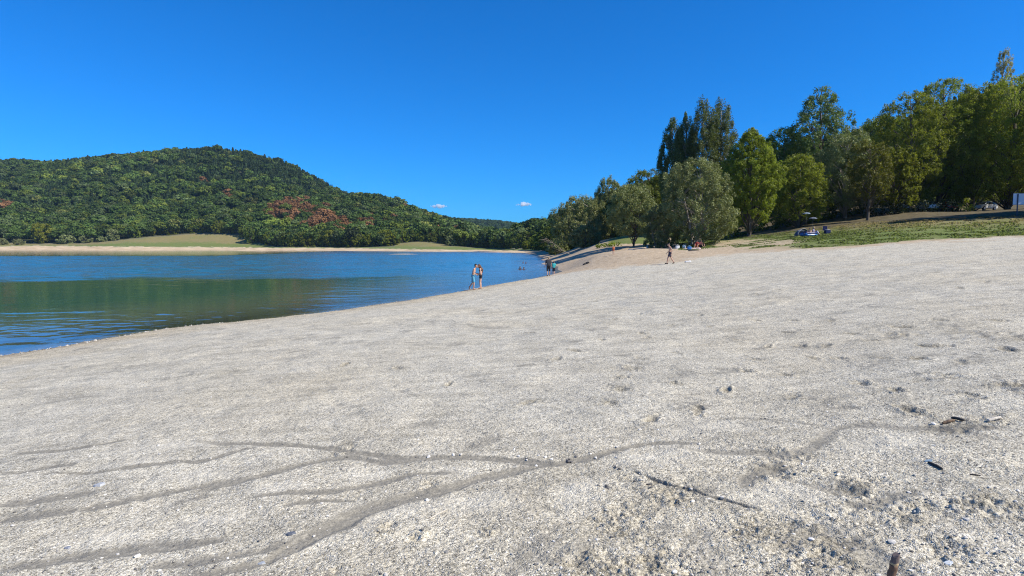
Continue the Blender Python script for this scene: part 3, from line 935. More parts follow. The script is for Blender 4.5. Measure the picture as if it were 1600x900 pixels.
def proto_broad(seed):
    g = np.random.default_rng(seed)
    n = 34
    d = unit(n, g)
    d[:, 2] = np.abs(d[:, 2]) * 1.0 - .25
    cent = d * np.array([.36, .36, .38]) * g.uniform(.55, 1, n)[:, None] + np.array([0, 0, .58])
    cr = g.uniform(.10, .19, n)
    v, f, tone = leaf_cloud(cent, np.stack([cr, cr, cr * .8], -1), 26, .055, g, outward=1.9, aspect=.8)
    tb = Tubes()
    tb.add([(0, 0, -.1), (0, 0, .5)], [.03, .015], 5)
    tv, tf = np.array(tb.v), [x for x in tb.f]
    return leaf_mesh('wood_broadleaf', v, f, tone, F_DEC)


def proto_conifer(seed):
    g = np.random.default_rng(seed)
    n = 60
    t = (np.arange(n) + g.random(n)) / n
    a = g.uniform(0, 6.28, n)
    rd = (1 - t) ** .9 * .20 * g.uniform(.6, 1.1, n) + .01
    cent = np.stack([np.cos(a) * rd * .7, np.sin(a) * rd * .7, .12 + t * .86], -1)
    cr = .045 + .075 * (1 - t)
    v, f, tone = leaf_cloud(cent, np.stack([cr, cr, cr * .7], -1), 10, .05, g, outward=1.7, aspect=.6, droop=.5)
    return leaf_mesh('wood_conifer', v, f, tone, F_CON)


PB = [proto_broad(s) for s in (1, 2, 3, 4)]
PC = [proto_conifer(s) for s in (5, 6, 7)]
for k, me in enumerate(PB + PC):
    o = bpy.data.objects.new('wood_%s' % 'abcdefg'[k], me)
    protos.objects.link(o)


def wood(name, label, P, S, idx, tint):
    me = bpy.data.meshes.new(name)
    me.vertices.add(len(P))
    me.vertices.foreach_set('co', np.ascontiguousarray(P, np.float32).ravel())
    for an, typ, key, arr in (('size', 'FLOAT_VECTOR', 'vector', S), ('which', 'INT', 'value', idx), ('spin', 'FLOAT', 'value', rng.uniform(0, 6.28, len(P))),
                              ('tint', 'FLOAT_COLOR', 'color', np.c_[tint, np.ones(len(P))])):
        at = me.attributes.new(an, typ, 'POINT')
        at.data.foreach_set(key, np.ascontiguousarray(arr, np.int32 if typ == 'INT' else np.float32).ravel())
    ng = bpy.data.node_groups.new(name + '_nodes', 'GeometryNodeTree')
    ng.interface.new_socket('Geometry', in_out='INPUT', socket_type='NodeSocketGeometry')
    ng.interface.new_socket('Geometry', in_out='OUTPUT', socket_type='NodeSocketGeometry')
    N, L = ng.nodes, ng.links
    gi, go = N.new('NodeGroupInput'), N.new('NodeGroupOutput')
    ci = N.new('GeometryNodeCollectionInfo')
    ci.inputs['Collection'].default_value = protos
    ci.inputs['Separate Children'].default_value = True
    ci.inputs['Reset Children'].default_value = True
    ip = N.new('GeometryNodeInstanceOnPoints')
    ip.inputs['Pick Instance'].default_value = True

    def attr(nm, dt):
        a = N.new('GeometryNodeInputNamedAttribute')
        a.data_type = dt
        a.inputs['Name'].default_value = nm
        return a.outputs['Attribute']
    L.new(gi.outputs[0], ip.inputs['Points'])
    L.new(ci.outputs[0], ip.inputs['Instance'])
    L.new(attr('which', 'INT'), ip.inputs['Instance Index'])
    cx = N.new('ShaderNodeCombineXYZ')
    L.new(attr('spin', 'FLOAT'), cx.inputs[2])
    er = N.new('FunctionNodeEulerToRotation')
    L.new(cx.outputs[0], er.inputs[0])
    L.new(er.outputs[0], ip.inputs['Rotation'])
    L.new(attr('size', 'FLOAT_VECTOR'), ip.inputs['Scale'])
    L.new(ip.outputs[0], go.inputs[0])
    o = link(name, me)
    md = o.modifiers.new('scatter', 'NODES')
    md.node_group = ng
    tag(o, label, None, None, 'stuff')
    return o


def scatter(x0, x1, y0, y1, step, g):
    xs, ys = np.meshgrid(np.arange(x0, x1, step), np.arange(y0, y1, step))
    X, Y = xs.ravel() + g.uniform(-.5, .5, xs.size) * step, ys.ravel() + g.uniform(-.5, .5, xs.size) * step
    return X, Y


# hill across the lake
X, Y = scatter(-960, 40, 400, 1010, 6.2, rng)
Z = mid_z(X, Y)
px, py = project(X, Y, Z)
ok = (px > -60) & (px < 850) & (py < LB_FOREST(px) - .6) & (Z > 1.2) & (Y / np.hypot(X, Y) > 0)
# drop what lies well behind the ridge
az = np.round(px / 8).astype(int)
ridge = {}
for a_, p_, y_ in zip(az, py, Y):
    if a_ not in ridge or p_ < ridge[a_][0]:
        ridge[a_] = (p_, y_)
rY = np.array([ridge[a_][1] for a_ in az])
ok &= Y < rY + 45
X, Y, Z, px, py = X[ok], Y[ok], Z[ok], px[ok], py[ok]
n = len(X)
mixn = fbm(X / 90, Y / 90, 77, 3)
mix2 = fbm(X / 38, Y / 38, 83, 3)
conf = (py < np.interp(px, [0, 150, 300, 420, 520, 640, 720, 850], [285, 272, 300, 318, 318, 330, 345, 350]) + 22 * mixn + 12 * rng.normal(size=n))
# left shoulder: dark firs and pale broadleaf trees in alternating groves
lefts = (px < 290) & (py < 335)
conf = np.where(lefts, mix2 + .25 * rng.normal(size=n) + .10 * (py < 275) > .02, conf)
conf |= (rng.random(n) < .10) & (py < 350)
conf &= rng.random(n) > .16
light = lefts & ~conf & (rng.random(n) < .7)
which = np.where(conf, rng.integers(4, 7, n), rng.integers(0, 4, n))
h = np.where(conf, rng.uniform(7.5, 13, n) * np.where(rng.random(n) < .10, 1.25, 1), rng.uniform(7.5, 15, n) * np.where(rng.random(n) < .12, 1.25, 1))
w = np.where(conf, h * rng.uniform(.95, 1.35, n), h * rng.uniform(.9, 1.2, n))
nb = fbm(X / 25, Y / 25, 99, 3)
base_d = np.array([.078, .124, .026])
base_c = np.array([.052, .084, .030])
tint = np.where(conf[:, None], base_c * (1 + .5 * rng.normal(size=(n, 1)) * .5), base_d * (1 + .26 * rng.normal(size=(n, 1))).clip(.5, 1.6))
yel = rng.random(n) < .22
tint[light] *= np.array([1.22, 1.18, 1.25])
tint[~conf] *= (1 + .6 * fbm(X / 30, Y / 30, 123, 3)[~conf])[:, None].clip(.5, 1.6)
tint[yel & ~conf] *= np.array([1.5, 1.22, .9])
tint[(rng.random(n) < .15) & ~conf] *= np.array([1.35, 1.15, 1.9])
# rust coloured dead patches on the slope
for (cx_, cy_, wx_, wy_, pr) in [(470, 338, 45, 20, .62), (500, 355, 45, 12, .45), (447, 330, 20, 12, .6), (676, 366, 10, 7, .8), (722, 366, 7, 6, .8), (358, 305, 9, 8, .6), (5, 326, 14, 8, .6), (320, 284, 8, 5, .5), (570, 352, 14, 7, .35), (650, 326, 18, 9, .4), (610, 350, 12, 6, .3)]:
    e = ((px - cx_) / wx_) ** 2 + ((py - 6 - cy_) / wy_) ** 2
    m = (e < 1 + nb * 1.5) & (rng.random(n) < pr)
    tint[m] = np.array([.26, .135, .060]) * rng.uniform(.6, 1.25, (m.sum(), 1))
    which[m] = rng.integers(0, 4, m.sum())
wood('hill_wood', 'mixed conifer and broadleaf wood covering the hill across the lake', np.stack([X, Y, Z - .4], -1), np.stack([w, w, h], -1), which, tint)

# the far hill at the end of the lake
X, Y = scatter(-260, 330, 700, 1640, 12.0, rng)
Z = mid_z(X, Y)
px, py = project(X, Y, Z)
ok = (px > 690) & (px < 960) & (Z > 1)
X, Y, Z = X[ok], Y[ok], Z[ok]
n = len(X)
h = rng.uniform(11, 18, n)
wood('distant_wood', 'haze tinted wood on the distant hill at the end of the lake', np.stack([X, Y, Z - .4], -1), np.stack([h, h, h], -1), rng.integers(0, 4, n),
     np.array([.060, .100, .042]) * rng.uniform(.6, 1.4, (n, 1)))  # lighter, bluer tint paints distance haze into the crowns

# slope behind the right bank
X, Y = scatter(10, 420, 125, 430, 6.2, rng)
Z = mid_z(X, Y)
px, py = project(X, Y, Z)
ok = (px < 1760) & (px > 800) & (Z > 2.2) & (X > 12 + (Y - 130) * .02) & ~((px < 960) & (Y < 160)) & ~((px > 1300) & (Y < 135))
X, Y, Z, px = X[ok], Y[ok], Z[ok], px[ok]
n = len(X)
conf = (rng.random(n) < .3) & (px > 1200)
h = np.where(conf, rng.uniform(14, 20, n), rng.uniform(9, 15, n))
wd = np.where(conf, h * .9, h * rng.uniform(.7, 1.0, n))
wood('slope_wood', 'dark wood on the slope behind the right bank', np.stack([X, Y, Z - .4], -1), np.stack([wd, wd, h], -1), np.where(conf, rng.integers(4, 7, n), rng.integers(0, 4, n)),
     np.where(conf[:, None], np.array([.036, .060, .022]), np.array([.070, .105, .020])) * rng.uniform(.6, 1.4, (n, 1)))

# --- nearest trees and bushes of the far shore, one by one
fm = {}
for key, mat, kind, dr in (('dark', L_DARK, 'dome', 0), ('mid', L_MID, 'dome', 0), ('light', L_LIGHT, 'round', 0), ('willow', L_WILLOW, 'dome', .3)):
    fm[key] = make_tree_meshes(11, 10.5, kind, mat, BARK, 200 + len(fm), base=.03, nclump=70, per=34, leaf=.6, crad=.11)
fm['bush'] = make_tree_meshes(5.2, 8.5, 'dome', L_WILLOW, BARK, 210, base=.0, nclump=40, per=34, leaf=.5, crad=.13)
FAR = [
    ('shrub', 'bush', 'grey green bush on the far shore at the left edge of the frame', 6, 'bush', 1.15, 506),
    ('shrub', 'bush', 'round grey green bush next to the big light green tree on the far shore', 32, 'bush', 1.0, 505),
    ('broadleaf_tree', 'tree', 'big light green tree among the grey bushes on the far shore', 68, 'light', 1.7, 520),
    ('shrub', 'bush', 'tall dark olive bush right of the big light green tree on the far shore', 106, 'bush', 1.6, 518),
    ('shrub', 'bush', 'long low olive bush at the left end of the far meadow', 138, 'bush', 1.35, 522),
    ('shrub', 'bush', 'small olive bush between long bush and far meadow', 162, 'bush', 1.0, 524),
    ('willow_tree', 'tree', 'pale grey green tree at the left corner of the far meadow', 178, 'willow', 1.0, 530),
    ('broadleaf_tree', 'tree', 'dark tree at the right corner of the far meadow', 396, 'dark', 1.45, 532),
    ('shrub', 'bush', 'low dark bush just right of the far meadow near the shore', 436, 'bush', 1.15, 506),
    ('broadleaf_tree', 'tree', 'lone dark bushy tree on the edge of the far shore strip', 540, 'dark', .75, 462),
]
for nm, cat, lab, pxx, key, sc, Y in FAR:
    X = (pxx - 800) / F * Y
    place_tree(nm, lab, cat, (X, Y, zat(X, Y) - .3), fm[key], None, rz=pxx * .7, sc=sc)
for k, (pxx, Y) in enumerate([(p_, None) for p_ in list(range(200, 392, 13)) + list(range(408, 620, 12)) + list(range(628, 700, 11)) + list(range(704, 840, 10))]):
    pj = pxx + random.uniform(-3, 3)
    # walk outward until the ground is inside the wood
    Y = 380 if pxx > 600 else 430
    while Y < 640:
        X = (pj - 800) / F * Y
        z = zat(X, Y)
        p_, q_ = project(np.array([X]), np.array([Y]), np.array([z]))
        if z > 1.0 and q_[0] < LB_FOREST(pj) - .5:
            break
        Y += 3
    key = random.choice(['dark', 'mid', 'mid', 'light' if pxx < 650 else 'dark', 'willow' if pxx > 700 else 'dark'])
    seg = 'behind the dry meadow' if pxx < 392 else ('along the pale shore' if pxx < 625 else ('behind the small mound' if pxx < 702 else 'at the lake end'))
    place_tree('willow_tree' if key == 'willow' else 'broadleaf_tree', '%s front row tree of the far wood, %s' % ({'dark': 'dark green', 'mid': 'mid green', 'light': 'light green', 'willow': 'greyish'}[key], seg), 'tree',
               (X, Y + random.uniform(0, 6), z - .3), fm[key], 'front row trees of the far wood, ' + seg, rz=random.uniform(0, 6), sc=random.uniform(.8, 1.25) * (1.0 if pxx < 640 else .8))

# ------------------------------------------------------------------ hedge, bushes, grass
def leafy_block(name, cat, label, path, hgt, thick, mat, seed, leaf=.13, dens=55, group=None):
    g = np.random.default_rng(seed)
    cs, rs = [], []
    for (a, b) in zip(path[:-1], path[1:]):
        L = math.dist(a, b)
        for k in range(max(2, int(L / .7))):
            f = (k + g.random()) / max(2, int(L / .7))
            x, y = a[0] + (b[0] - a[0]) * f, a[1] + (b[1] - a[1]) * f
            for zz in np.arange(.35, hgt, .65):
                cs.append((x + g.normal() * .1, y + g.normal() * thick * .3, zat(x, y) + zz + g.normal() * .08))
                rs.append((.6, thick * .5, .45))
    o = np.array([path[0][0], path[0][1], zat(*path[0])])
    v, f, tone = leaf_cloud(np.array(cs) - o, rs, dens, leaf, g, outward=1.0)
    e = empty(name, o)
    tag(e, label, cat, group)
    link('foliage', leaf_mesh('foliage', v, f, tone, mat), e)
    for c in cs[::12]:
        x, y = c[0] - o[0], c[1] - o[1]
        z0 = zat(c[0], c[1]) - o[2]
        tb = Tubes()
        tb.add([(x, y, z0 - .2), (x + .05, y, z0 + hgt * .6)], [.03, .015], 5)
        link('stem', tb.mesh('stem', BARK), e)
    return e


def gx(px, Y):
    return ((px - 800) / F * Y, Y)


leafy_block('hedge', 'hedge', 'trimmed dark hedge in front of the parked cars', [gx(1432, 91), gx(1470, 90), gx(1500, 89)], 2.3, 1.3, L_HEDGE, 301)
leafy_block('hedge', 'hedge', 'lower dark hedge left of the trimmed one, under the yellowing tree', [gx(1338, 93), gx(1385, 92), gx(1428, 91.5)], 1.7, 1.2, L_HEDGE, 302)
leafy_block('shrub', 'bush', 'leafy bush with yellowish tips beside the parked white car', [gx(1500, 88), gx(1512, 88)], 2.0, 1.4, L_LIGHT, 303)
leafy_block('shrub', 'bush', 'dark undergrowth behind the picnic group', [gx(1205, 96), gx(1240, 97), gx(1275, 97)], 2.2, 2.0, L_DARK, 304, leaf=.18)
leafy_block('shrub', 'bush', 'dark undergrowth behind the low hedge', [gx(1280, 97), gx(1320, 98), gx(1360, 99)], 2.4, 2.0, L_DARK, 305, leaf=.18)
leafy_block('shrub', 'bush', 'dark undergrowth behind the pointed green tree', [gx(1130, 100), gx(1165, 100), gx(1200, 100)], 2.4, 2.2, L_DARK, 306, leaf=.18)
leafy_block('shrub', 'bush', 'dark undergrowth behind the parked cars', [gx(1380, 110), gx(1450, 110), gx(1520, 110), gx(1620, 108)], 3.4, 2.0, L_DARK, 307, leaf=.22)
leafy_block('shrub', 'bush', 'low weeds on the bank left of the short trunked tree', [gx(930, 100), gx(952, 97), gx(968, 95)], .9, 1.4, L_MID, 308, leaf=.14)
leafy_block('shrub', 'bush', 'dark thicket behind the wide olive willow', [gx(1050, 96), gx(1090, 97), gx(1125, 98)], 2.6, 2.2, L_DARK, 309, leaf=.18)


def grass_stuff():
    n0 = 60000
    # choose bank faces by area near the grass
    X = rng.uniform(15, 90, n0 * 3)
    Y = rng.uniform(38, 100, n0 * 3)
    Z = mid_z(X, Y)
    px, py = project(X, Y, Z)
    jj = fbm(X / 3.0, Y / 3.0, 101, 4) * 5 + fbm(X / .9, Y / .9, 107, 3) * 3
    m = (LB_GRASS(px) - py + jj * .7 > .4) & (py > LB_SHADE(px) - 4) & (px > 1050) & (px < 1640)
    bare = (px > 1118) & (px < 1235 - jj * 4) & (fbm(X / 5, Y / 1.6, 131, 3) > -.15) & (py > 373)
    m &= ~bare
    m &= fbm(X / 1.3, Y / 1.3, 141, 3) > -.12
    X, Y, Z, px, py = X[m][:n0], Y[m][:n0], Z[m][:n0], px[m][:n0], py[m][:n0]
    n = len(X)
    a = rng.uniform(0, 3.14, n)
    h = rng.uniform(.03, .10, n) * (1 + 1.2 * np.clip(fbm(X / 2, Y / 2, 151, 2), 0, 1))
    w = rng.uniform(.04, .10, n)
    lx, ly = rng.normal(size=n) * .05, rng.normal(size=n) * .05
    ca, sa_ = np.cos(a) * w, np.sin(a) * w
    v = np.stack([np.stack([X - ca, Y - sa_, Z - .02], -1), np.stack([X + ca, Y + sa_, Z - .02], -1),
                  np.stack([X + ca * .5 + lx, Y + sa_ * .5 + ly, Z + h], -1), np.stack([X - ca * .5 + lx, Y - sa_ * .5 + ly, Z + h * .8], -1)], 1).reshape(-1, 3)
    f = np.arange(4 * n).reshape(n, 4)
    dryness = sstep(366, 345, py + fbm(X / 3, Y / 3, 161, 3) * 9 + (px - 1400) * .03)
    t = NT('grass_blades')
    at = t.n('ShaderNodeAttribute', _attribute_name='tone').outputs['Fac']
    c = t.ramp(at, [(0, (.075, .115, .022)), (.4, (.135, .175, .040)), (.7, (.22, .19, .080)), (1, (.32, .27, .13))])
    up = t.n('ShaderNodeCombineXYZ', i0=0.0, i1=0.0, i2=1.0).outputs[0]
    b = t.bsdf(Base__Color=c, Roughness=.7, Normal=up)
    b.inputs['Specular IOR Level'].default_value = .15
    tl = t.n('ShaderNodeBsdfTranslucent', Color=c)
    m_ = t.done(t.n('ShaderNodeMixShader', i0=.3, i1=b.outputs[0], i2=tl.outputs[0]).outputs[0])
    me = leaf_mesh('grass', v, f, np.clip(dryness * .6 + rng.random(n) * .4, 0, 1), m_)
    tag(link('grass', me), 'short grass, green at the beach edge and dry higher up the bank', None, None, 'stuff')


grass_stuff()

# ------------------------------------------------------------------ pebbles
def pebbles():
    bm = bmesh.new()
    bmesh.ops.create_icosphere(bm, subdivisions=1, radius=1)
    iv = np.array([v.co[:] for v in bm.verts])
    itf = np.array([[v.index for v in f.verts] for f in bm.faces])
    bm.free()
    P, S, T = [], [], []
    for k in range(2600):
        px, py = random.uniform(-60, 1660), 905 - 330 * random.random() ** 1.6
        P.append(ground_fast(px, py)); S.append(random.choice([.003, .004, .005, .006, .009]) * random.uniform(.7, 1.2)); T.append(random.random())
    white = [(803, 703), (811, 713), (838, 728), (823, 719), (852, 715), (964, 699), (963, 715), (1002, 751), (1093, 694), (923, 709), (931, 716), (1000, 672), (1028, 672),
             (1459, 663), (1393, 847), (1509, 841), (1314, 887), (1268, 844), (1253, 726), (1309, 742), (708, 711), (720, 711), (670, 714), (140, 713), (147, 697), (20, 821),
             (215, 869), (250, 710), (1484, 881), (1080, 764), (842, 712), (862, 718), (1082, 784), (1510, 812), (620, 660), (440, 590), (330, 620), (700, 560), (860, 600),
             (1128, 780), (667, 782), (1420, 770)]
    for p in white:
        P.append(ground_fast(*p)); S.append(random.uniform(.009, .017)); T.append(random.uniform(.8, 1.0))
    for p in [(890, 718), (888, 722), (900, 714), (886, 719), (893, 722), (962, 731), (968, 733), (960, 728), (948, 761), (950, 763), (1018, 762), (1015, 758)]:
        P.append(ground_fast(*p)); S.append(random.uniform(.010, .02)); T.append(random.uniform(.05, .2))
    # broken stones at the waterline
    sh = [P0(a, b) for a, b in SHORE[:10]]
    for k in range(330):
        f = random.random() ** 1.5 * (len(sh) - 1.001)
        i = int(f)
        a, b = sh[i], sh[i + 1]
        x, y = a[0] + (b[0] - a[0]) * (f - i) + random.gauss(.15, .25), a[1] + (b[1] - a[1]) * (f - i) + random.gauss(0, .2)
        P.append(Vector((x, y, zfine(x, y)))); S.append(random.choice([.010, .014, .018, .022, .036])); T.append(random.choice([.1, .3, .5, .6, .8]))
    n = len(P)
    P, S, T = np.array([p[:] for p in P]), np.array(S), np.array(T)
    sc = S[:, None] * rng.uniform(.7, 1.35, (n, 3)) * np.array([1, 1, .62])
    jit_ = 1 + .22 * rng.normal(size=(n, len(iv), 1)).clip(-1.5, 1.5)
    a = rng.uniform(0, 6.28, n)
    v = iv[None] * jit_ * sc[:, None]
    vx = v[..., 0] * np.cos(a)[:, None] - v[..., 1] * np.sin(a)[:, None]
    vy = v[..., 0] * np.sin(a)[:, None] + v[..., 1] * np.cos(a)[:, None]
    v = np.stack([vx, vy, v[..., 2]], -1) + P[:, None] + np.array([0, 0, 1]) * (S * .2)[:, None, None]
    f = (itf[None] + (np.arange(n) * len(iv))[:, None, None]).reshape(-1, 3)
    t = NT('pebble_stone')
    at = t.n('ShaderNodeAttribute', _attribute_name='tone').outputs['Fac']
    c = t.ramp(at, [(0, (.07, .065, .06)), (.25, (.22, .205, .18)), (.5, (.31, .29, .25)), (.7, (.45, .42, .36)), (.88, (.64, .60, .52)), (1, (.80, .76, .68))])
    c = t.mix(.35, c, t.mix(1.0, c, t.ramp(t.noise(t.pos(), 160, 3), [(.3, .5), (.7, 1.3)]), 'MULTIPLY'))
    b = t.bsdf(Base__Color=c, Roughness=.75)
    me = mesh_np('pebbles', v.reshape(-1, 3), f, t.done(b.outputs[0]), smooth=False)
    at = me.attributes.new('tone', 'FLOAT', 'FACE')
    at.data.foreach_set('value', np.repeat(T, len(itf)).astype(np.float32))
    tag(link('pebbles', me), 'loose pebbles and stone chips scattered over the gravel and along the waterline', None, None, 'stuff')


def ground_fast(px, py):
    z = 1.4
    p = P0(px, py, z)
    for _ in range(6):
        z = .4 * z + .6 * zfine(p[0], p[1])
        p = P0(px, py, z)
    return Vector((p[0], p[1], zfine(p[0], p[1])))


pebbles()

# ------------------------------------------------------------------ wood lying about
def rod(name, pts_, rads, mat, seed=0, n=9, sub=6):
    g = random.Random(seed)
    P, Rd = [], []
    for i in range(len(pts_) - 1):
        for k in range(sub):
            f = k / sub
            P.append(Vector(pts_[i]).lerp(Vector(pts_[i + 1]), f) + Vector((g.gauss(0, 1), g.gauss(0, 1), g.gauss(0, 1))) * rads[i] * .07)
            Rd.append((rads[i] * (1 - f) + rads[i + 1] * f) * g.uniform(.93, 1.07))
    P.append(Vector(pts_[-1])); Rd.append(rads[-1])
    tb = Tubes()
    tb.add(P, Rd, n)
    return tb.mesh(name, mat)


def stake():
    base = ground_fast(1386, 935)
    top = G(1400, 867, base.y - .0)
    topv = Vector(top)
    t = NT('stake_wood')
    P = t.n('ShaderNodeTexCoord').outputs['Object']
    n_ = t.noise(t.n('ShaderNodeMapping', Vector=P, Scale=(60, 60, 6)).outputs[0], 2.0, 5, .65)
    bp = t.n('ShaderNodeBump', Strength=.5, Distance=.004, Height=n_)
    m = t.done(t.bsdf(Base__Color=t.mix(n_, (.075, .042, .025), (.22, .13, .08)), Roughness=.8, Normal=bp.outputs[0]).outputs[0])
    m2 = plain('cut_wood', (.42, .31, .17), .8)
    e = empty('wooden_stake', base)
    tag(e, 'brown wooden stake with a chipped top at the bottom right', 'stake')
    d = topv - base
    r = .0152
    u = d.normalized()
    shaft = rod('shaft', [(-u * .25), d * .5, d - u * .042], [r * 1.12, r * 1.05, r], m, 3, 12)
    link('shaft', shaft, e)
    # pale band of fresh wood, then the slanted broken tip
    a = u.orthogonal().normalized(); b = u.cross(a)
    bm = bmesh.new()
    n = 14
    rings = []
    xr = Vector((1, 0, 0))
    for (hh, rad, slant) in ((-.043, r * 1.0, 0), (-.037, r * 1.06, .15), (-.032, r * 1.0, .25), (-.014, r * .97, .5), (.0, r * .92, .8)):
        ring = []
        for k in range(n):
            q = 2 * math.pi * k / n
            o_ = (a * math.cos(q) + b * math.sin(q)) * rad
            s_ = o_.dot(xr) * slant + .003 * math.sin(q * 5) * (slant > .2)
            ring.append(bm.verts.new(d + o_ + u * (hh + s_)))
        rings.append(ring)
    for i in range(len(rings) - 1):
        for k in range(n):
            bm.faces.new((rings[i][k], rings[i][(k + 1) % n], rings[i + 1][(k + 1) % n], rings[i + 1][k])).material_index = 0 if i < 2 else 1
    bm.faces.new(rings[-1]).material_index = 1
    me = bpy.data.meshes.new('broken_tip')
    bm.normal_update(); bm.to_mesh(me); bm.free()
    me.materials.append(m2)
    me.materials.append(plain('weathered_wood', (.15, .115, .10), .85, var=.3, scale=80))
    link('broken_tip', me, e)


stake()


def lying_stick(name, label, cat, pa, pb, r, mat, seed, lift=.6):
    a, b = ground_fast(*pa), ground_fast(*pb)
    a.z += r * lift; b.z += r * lift
    o = (a + b) / 2
    m = (a + b) / 2 + Vector((0, 0, r * .3))
    me = rod(name, [a - o, m - o, b - o], [r * .8, r, r * .7], mat, seed, 8)
    tag(link(name, me, None, o), label, cat)


W_BROWN = bark('stick_brown', (.09, .055, .03), (.24, .16, .10))
W_DARK = bark('stick_dark', (.025, .022, .02), (.09, .075, .06))
W_PALE = bark('stick_pale', (.42, .37, .29), (.62, .57, .48))
lying_stick('driftwood_stick', 'short brown stick touching a darker stick on the gravel', 'stick', (1472, 663), (1491, 658), .012, W_BROWN, 1)
lying_stick('driftwood_stick', 'short dark stick lying against a brown stick on the gravel', 'stick', (1487, 655.5), (1506, 659.5), .012, W_DARK, 2, 1.2)
lying_stick('driftwood_stick', 'bleached pale stick lying alone on the gravel at the right', 'stick', (1543, 659), (1563, 653.5), .013, W_PALE, 3)
lying_stick('driftwood_stick', 'thin dark twig lying next to a blue flake on the gravel', 'stick', (1451, 724), (1472, 734), .010, W_DARK, 4)
lying_stick('driftwood_stick', 'thin pale straw on the gravel in the lower middle', 'stick', (671, 811), (699, 796), .004, W_PALE, 5)
lying_stick('driftwood_stick', 'thin curved dark twig near the right edge of the gravel', 'stick', (1515, 742), (1532, 744), .005, W_DARK, 6)
lying_stick('driftwood_log', 'dark log lying between gravel and grass left of the picnic', 'log', (1166, 390.3), (1187, 389.3), .13, W_DARK, 7, .8)


def flake(px, py, col, label, s):
    p = ground_fast(px, py)
    bm = bmesh.new()
    n = 7
    lo = [bm.verts.new((math.cos(k / n * 6.28) * s * random.uniform(.7, 1.2), math.sin(k / n * 6.28) * s * random.uniform(.5, .8), 0)) for k in range(n)]
    hi = [bm.verts.new((v.co.x * .85, v.co.y * .85, s * .32 + .3 * v.co.x * .5)) for v in lo]
    bm.faces.new(hi)
    bm.faces.new(lo[::-1])
    for k in range(n):
        bm.faces.new((lo[k], lo[(k + 1) % n], hi[(k + 1) % n], hi[k]))
    me = bpy.data.meshes.new('slate_chip')
    bm.to_mesh(me); bm.free()
    me.materials.append(plain('slate_' + label[:8].replace(' ', '_'), col, .6, scale=60, var=.25))
    tag(link('slate_chip', me, None, p - Vector((0, 0, s * .05))), label, 'stone')


flake(1450, 721, (.20, .28, .34), 'bluish slate chip lying at the end of a thin dark twig', .028)
flake(155, 758, (.42, .43, .43), 'large pale grey stone flake in the left foreground', .05)
flake(105, 856, (.24, .25, .28), 'small blue grey stone chip in the lower left corner', .022)
flake(454, 834, (.12, .13, .15), 'dark grey slate chip left of the wide silt rill', .028)
flake(1482, 881, (.55, .58, .58), 'pale flat stone right of the wooden stake', .026)
flake(408, 880, (.36, .38, .40), 'pale blue stone chip at the bottom beside a rill', .022)

# ------------------------------------------------------------------ fallen dead limb at the far bank
def fallen_limb():
    a = Vector(G(893, 386, 112)); b = Vector(G(851, 370, 106))
    a.z = zat(a.x, a.y) + .2
    e = tb = Tubes()
    o = a.copy()
    g = random.Random(5)
    pl = [Vector((0, 0, -.2)), (b - a) * .3 + Vector((0, 0, -.35)), (b - a) * .65 + Vector((0, 0, -.15)), b - a]
    tb.add(pl, [.06, .045, .026, .010], 7)
    for k in range(16):
        f = g.uniform(.15, .95) * 3
        i = min(int(f), 2)
        s = pl[i].lerp(pl[i + 1], f - i)
        q = s + Vector((g.uniform(-2.4, -.6), g.gauss(0, .7), g.uniform(-.9, .9)))
        m = s.lerp(q, .5) + Vector((0, 0, g.uniform(-.15, .15)))
        tb.add([s, m, q], [.026, .016, .006], 5)
        q2 = m + Vector((g.uniform(-1.1, -.1), g.gauss(0, .4), g.uniform(-.5, .5)))
        tb.add([m, q2], [.014, .005], 4)
    o_ = link('fallen_limb', tb.mesh('fallen_limb', DEADWOOD), None, o)
    tag(o_, 'bleached bare limb fallen from the bank towards the water', 'dead branch')


fallen_limb()

# ------------------------------------------------------------------ people
SKIN = plain('skin', (.50, .30, .21), .55, .3, var=.05)
SKIN2 = plain('skin_tanned', (.36, .20, .13), .55, .3, var=.05)
HAIR_D = plain('hair_dark', (.022, .016, .012), .5, var=.3, scale=60)
HAIR_B = plain('hair_brown', (.10, .050, .028), .5, var=.3, scale=60)
HAIR_L = plain('hair_light', (.26, .19, .11), .5, var=.3, scale=60)
EYE = plain('eye_dark', (.02, .015, .012), .2, .5)


def cloth(name, col):
    t = NT(name)
    P = t.n('ShaderNodeTexCoord').outputs['Object']
    n_ = t.noise(P, 14, 4)
    bp = t.n('ShaderNodeBump', Strength=.5, Distance=.02, Height=n_)
    return t.done(t.bsdf(Base__Color=t.mix(n_, [c * .8 for c in col], [c * 1.15 for c in col]), Roughness=.85, Normal=bp.outputs[0]).outputs[0])


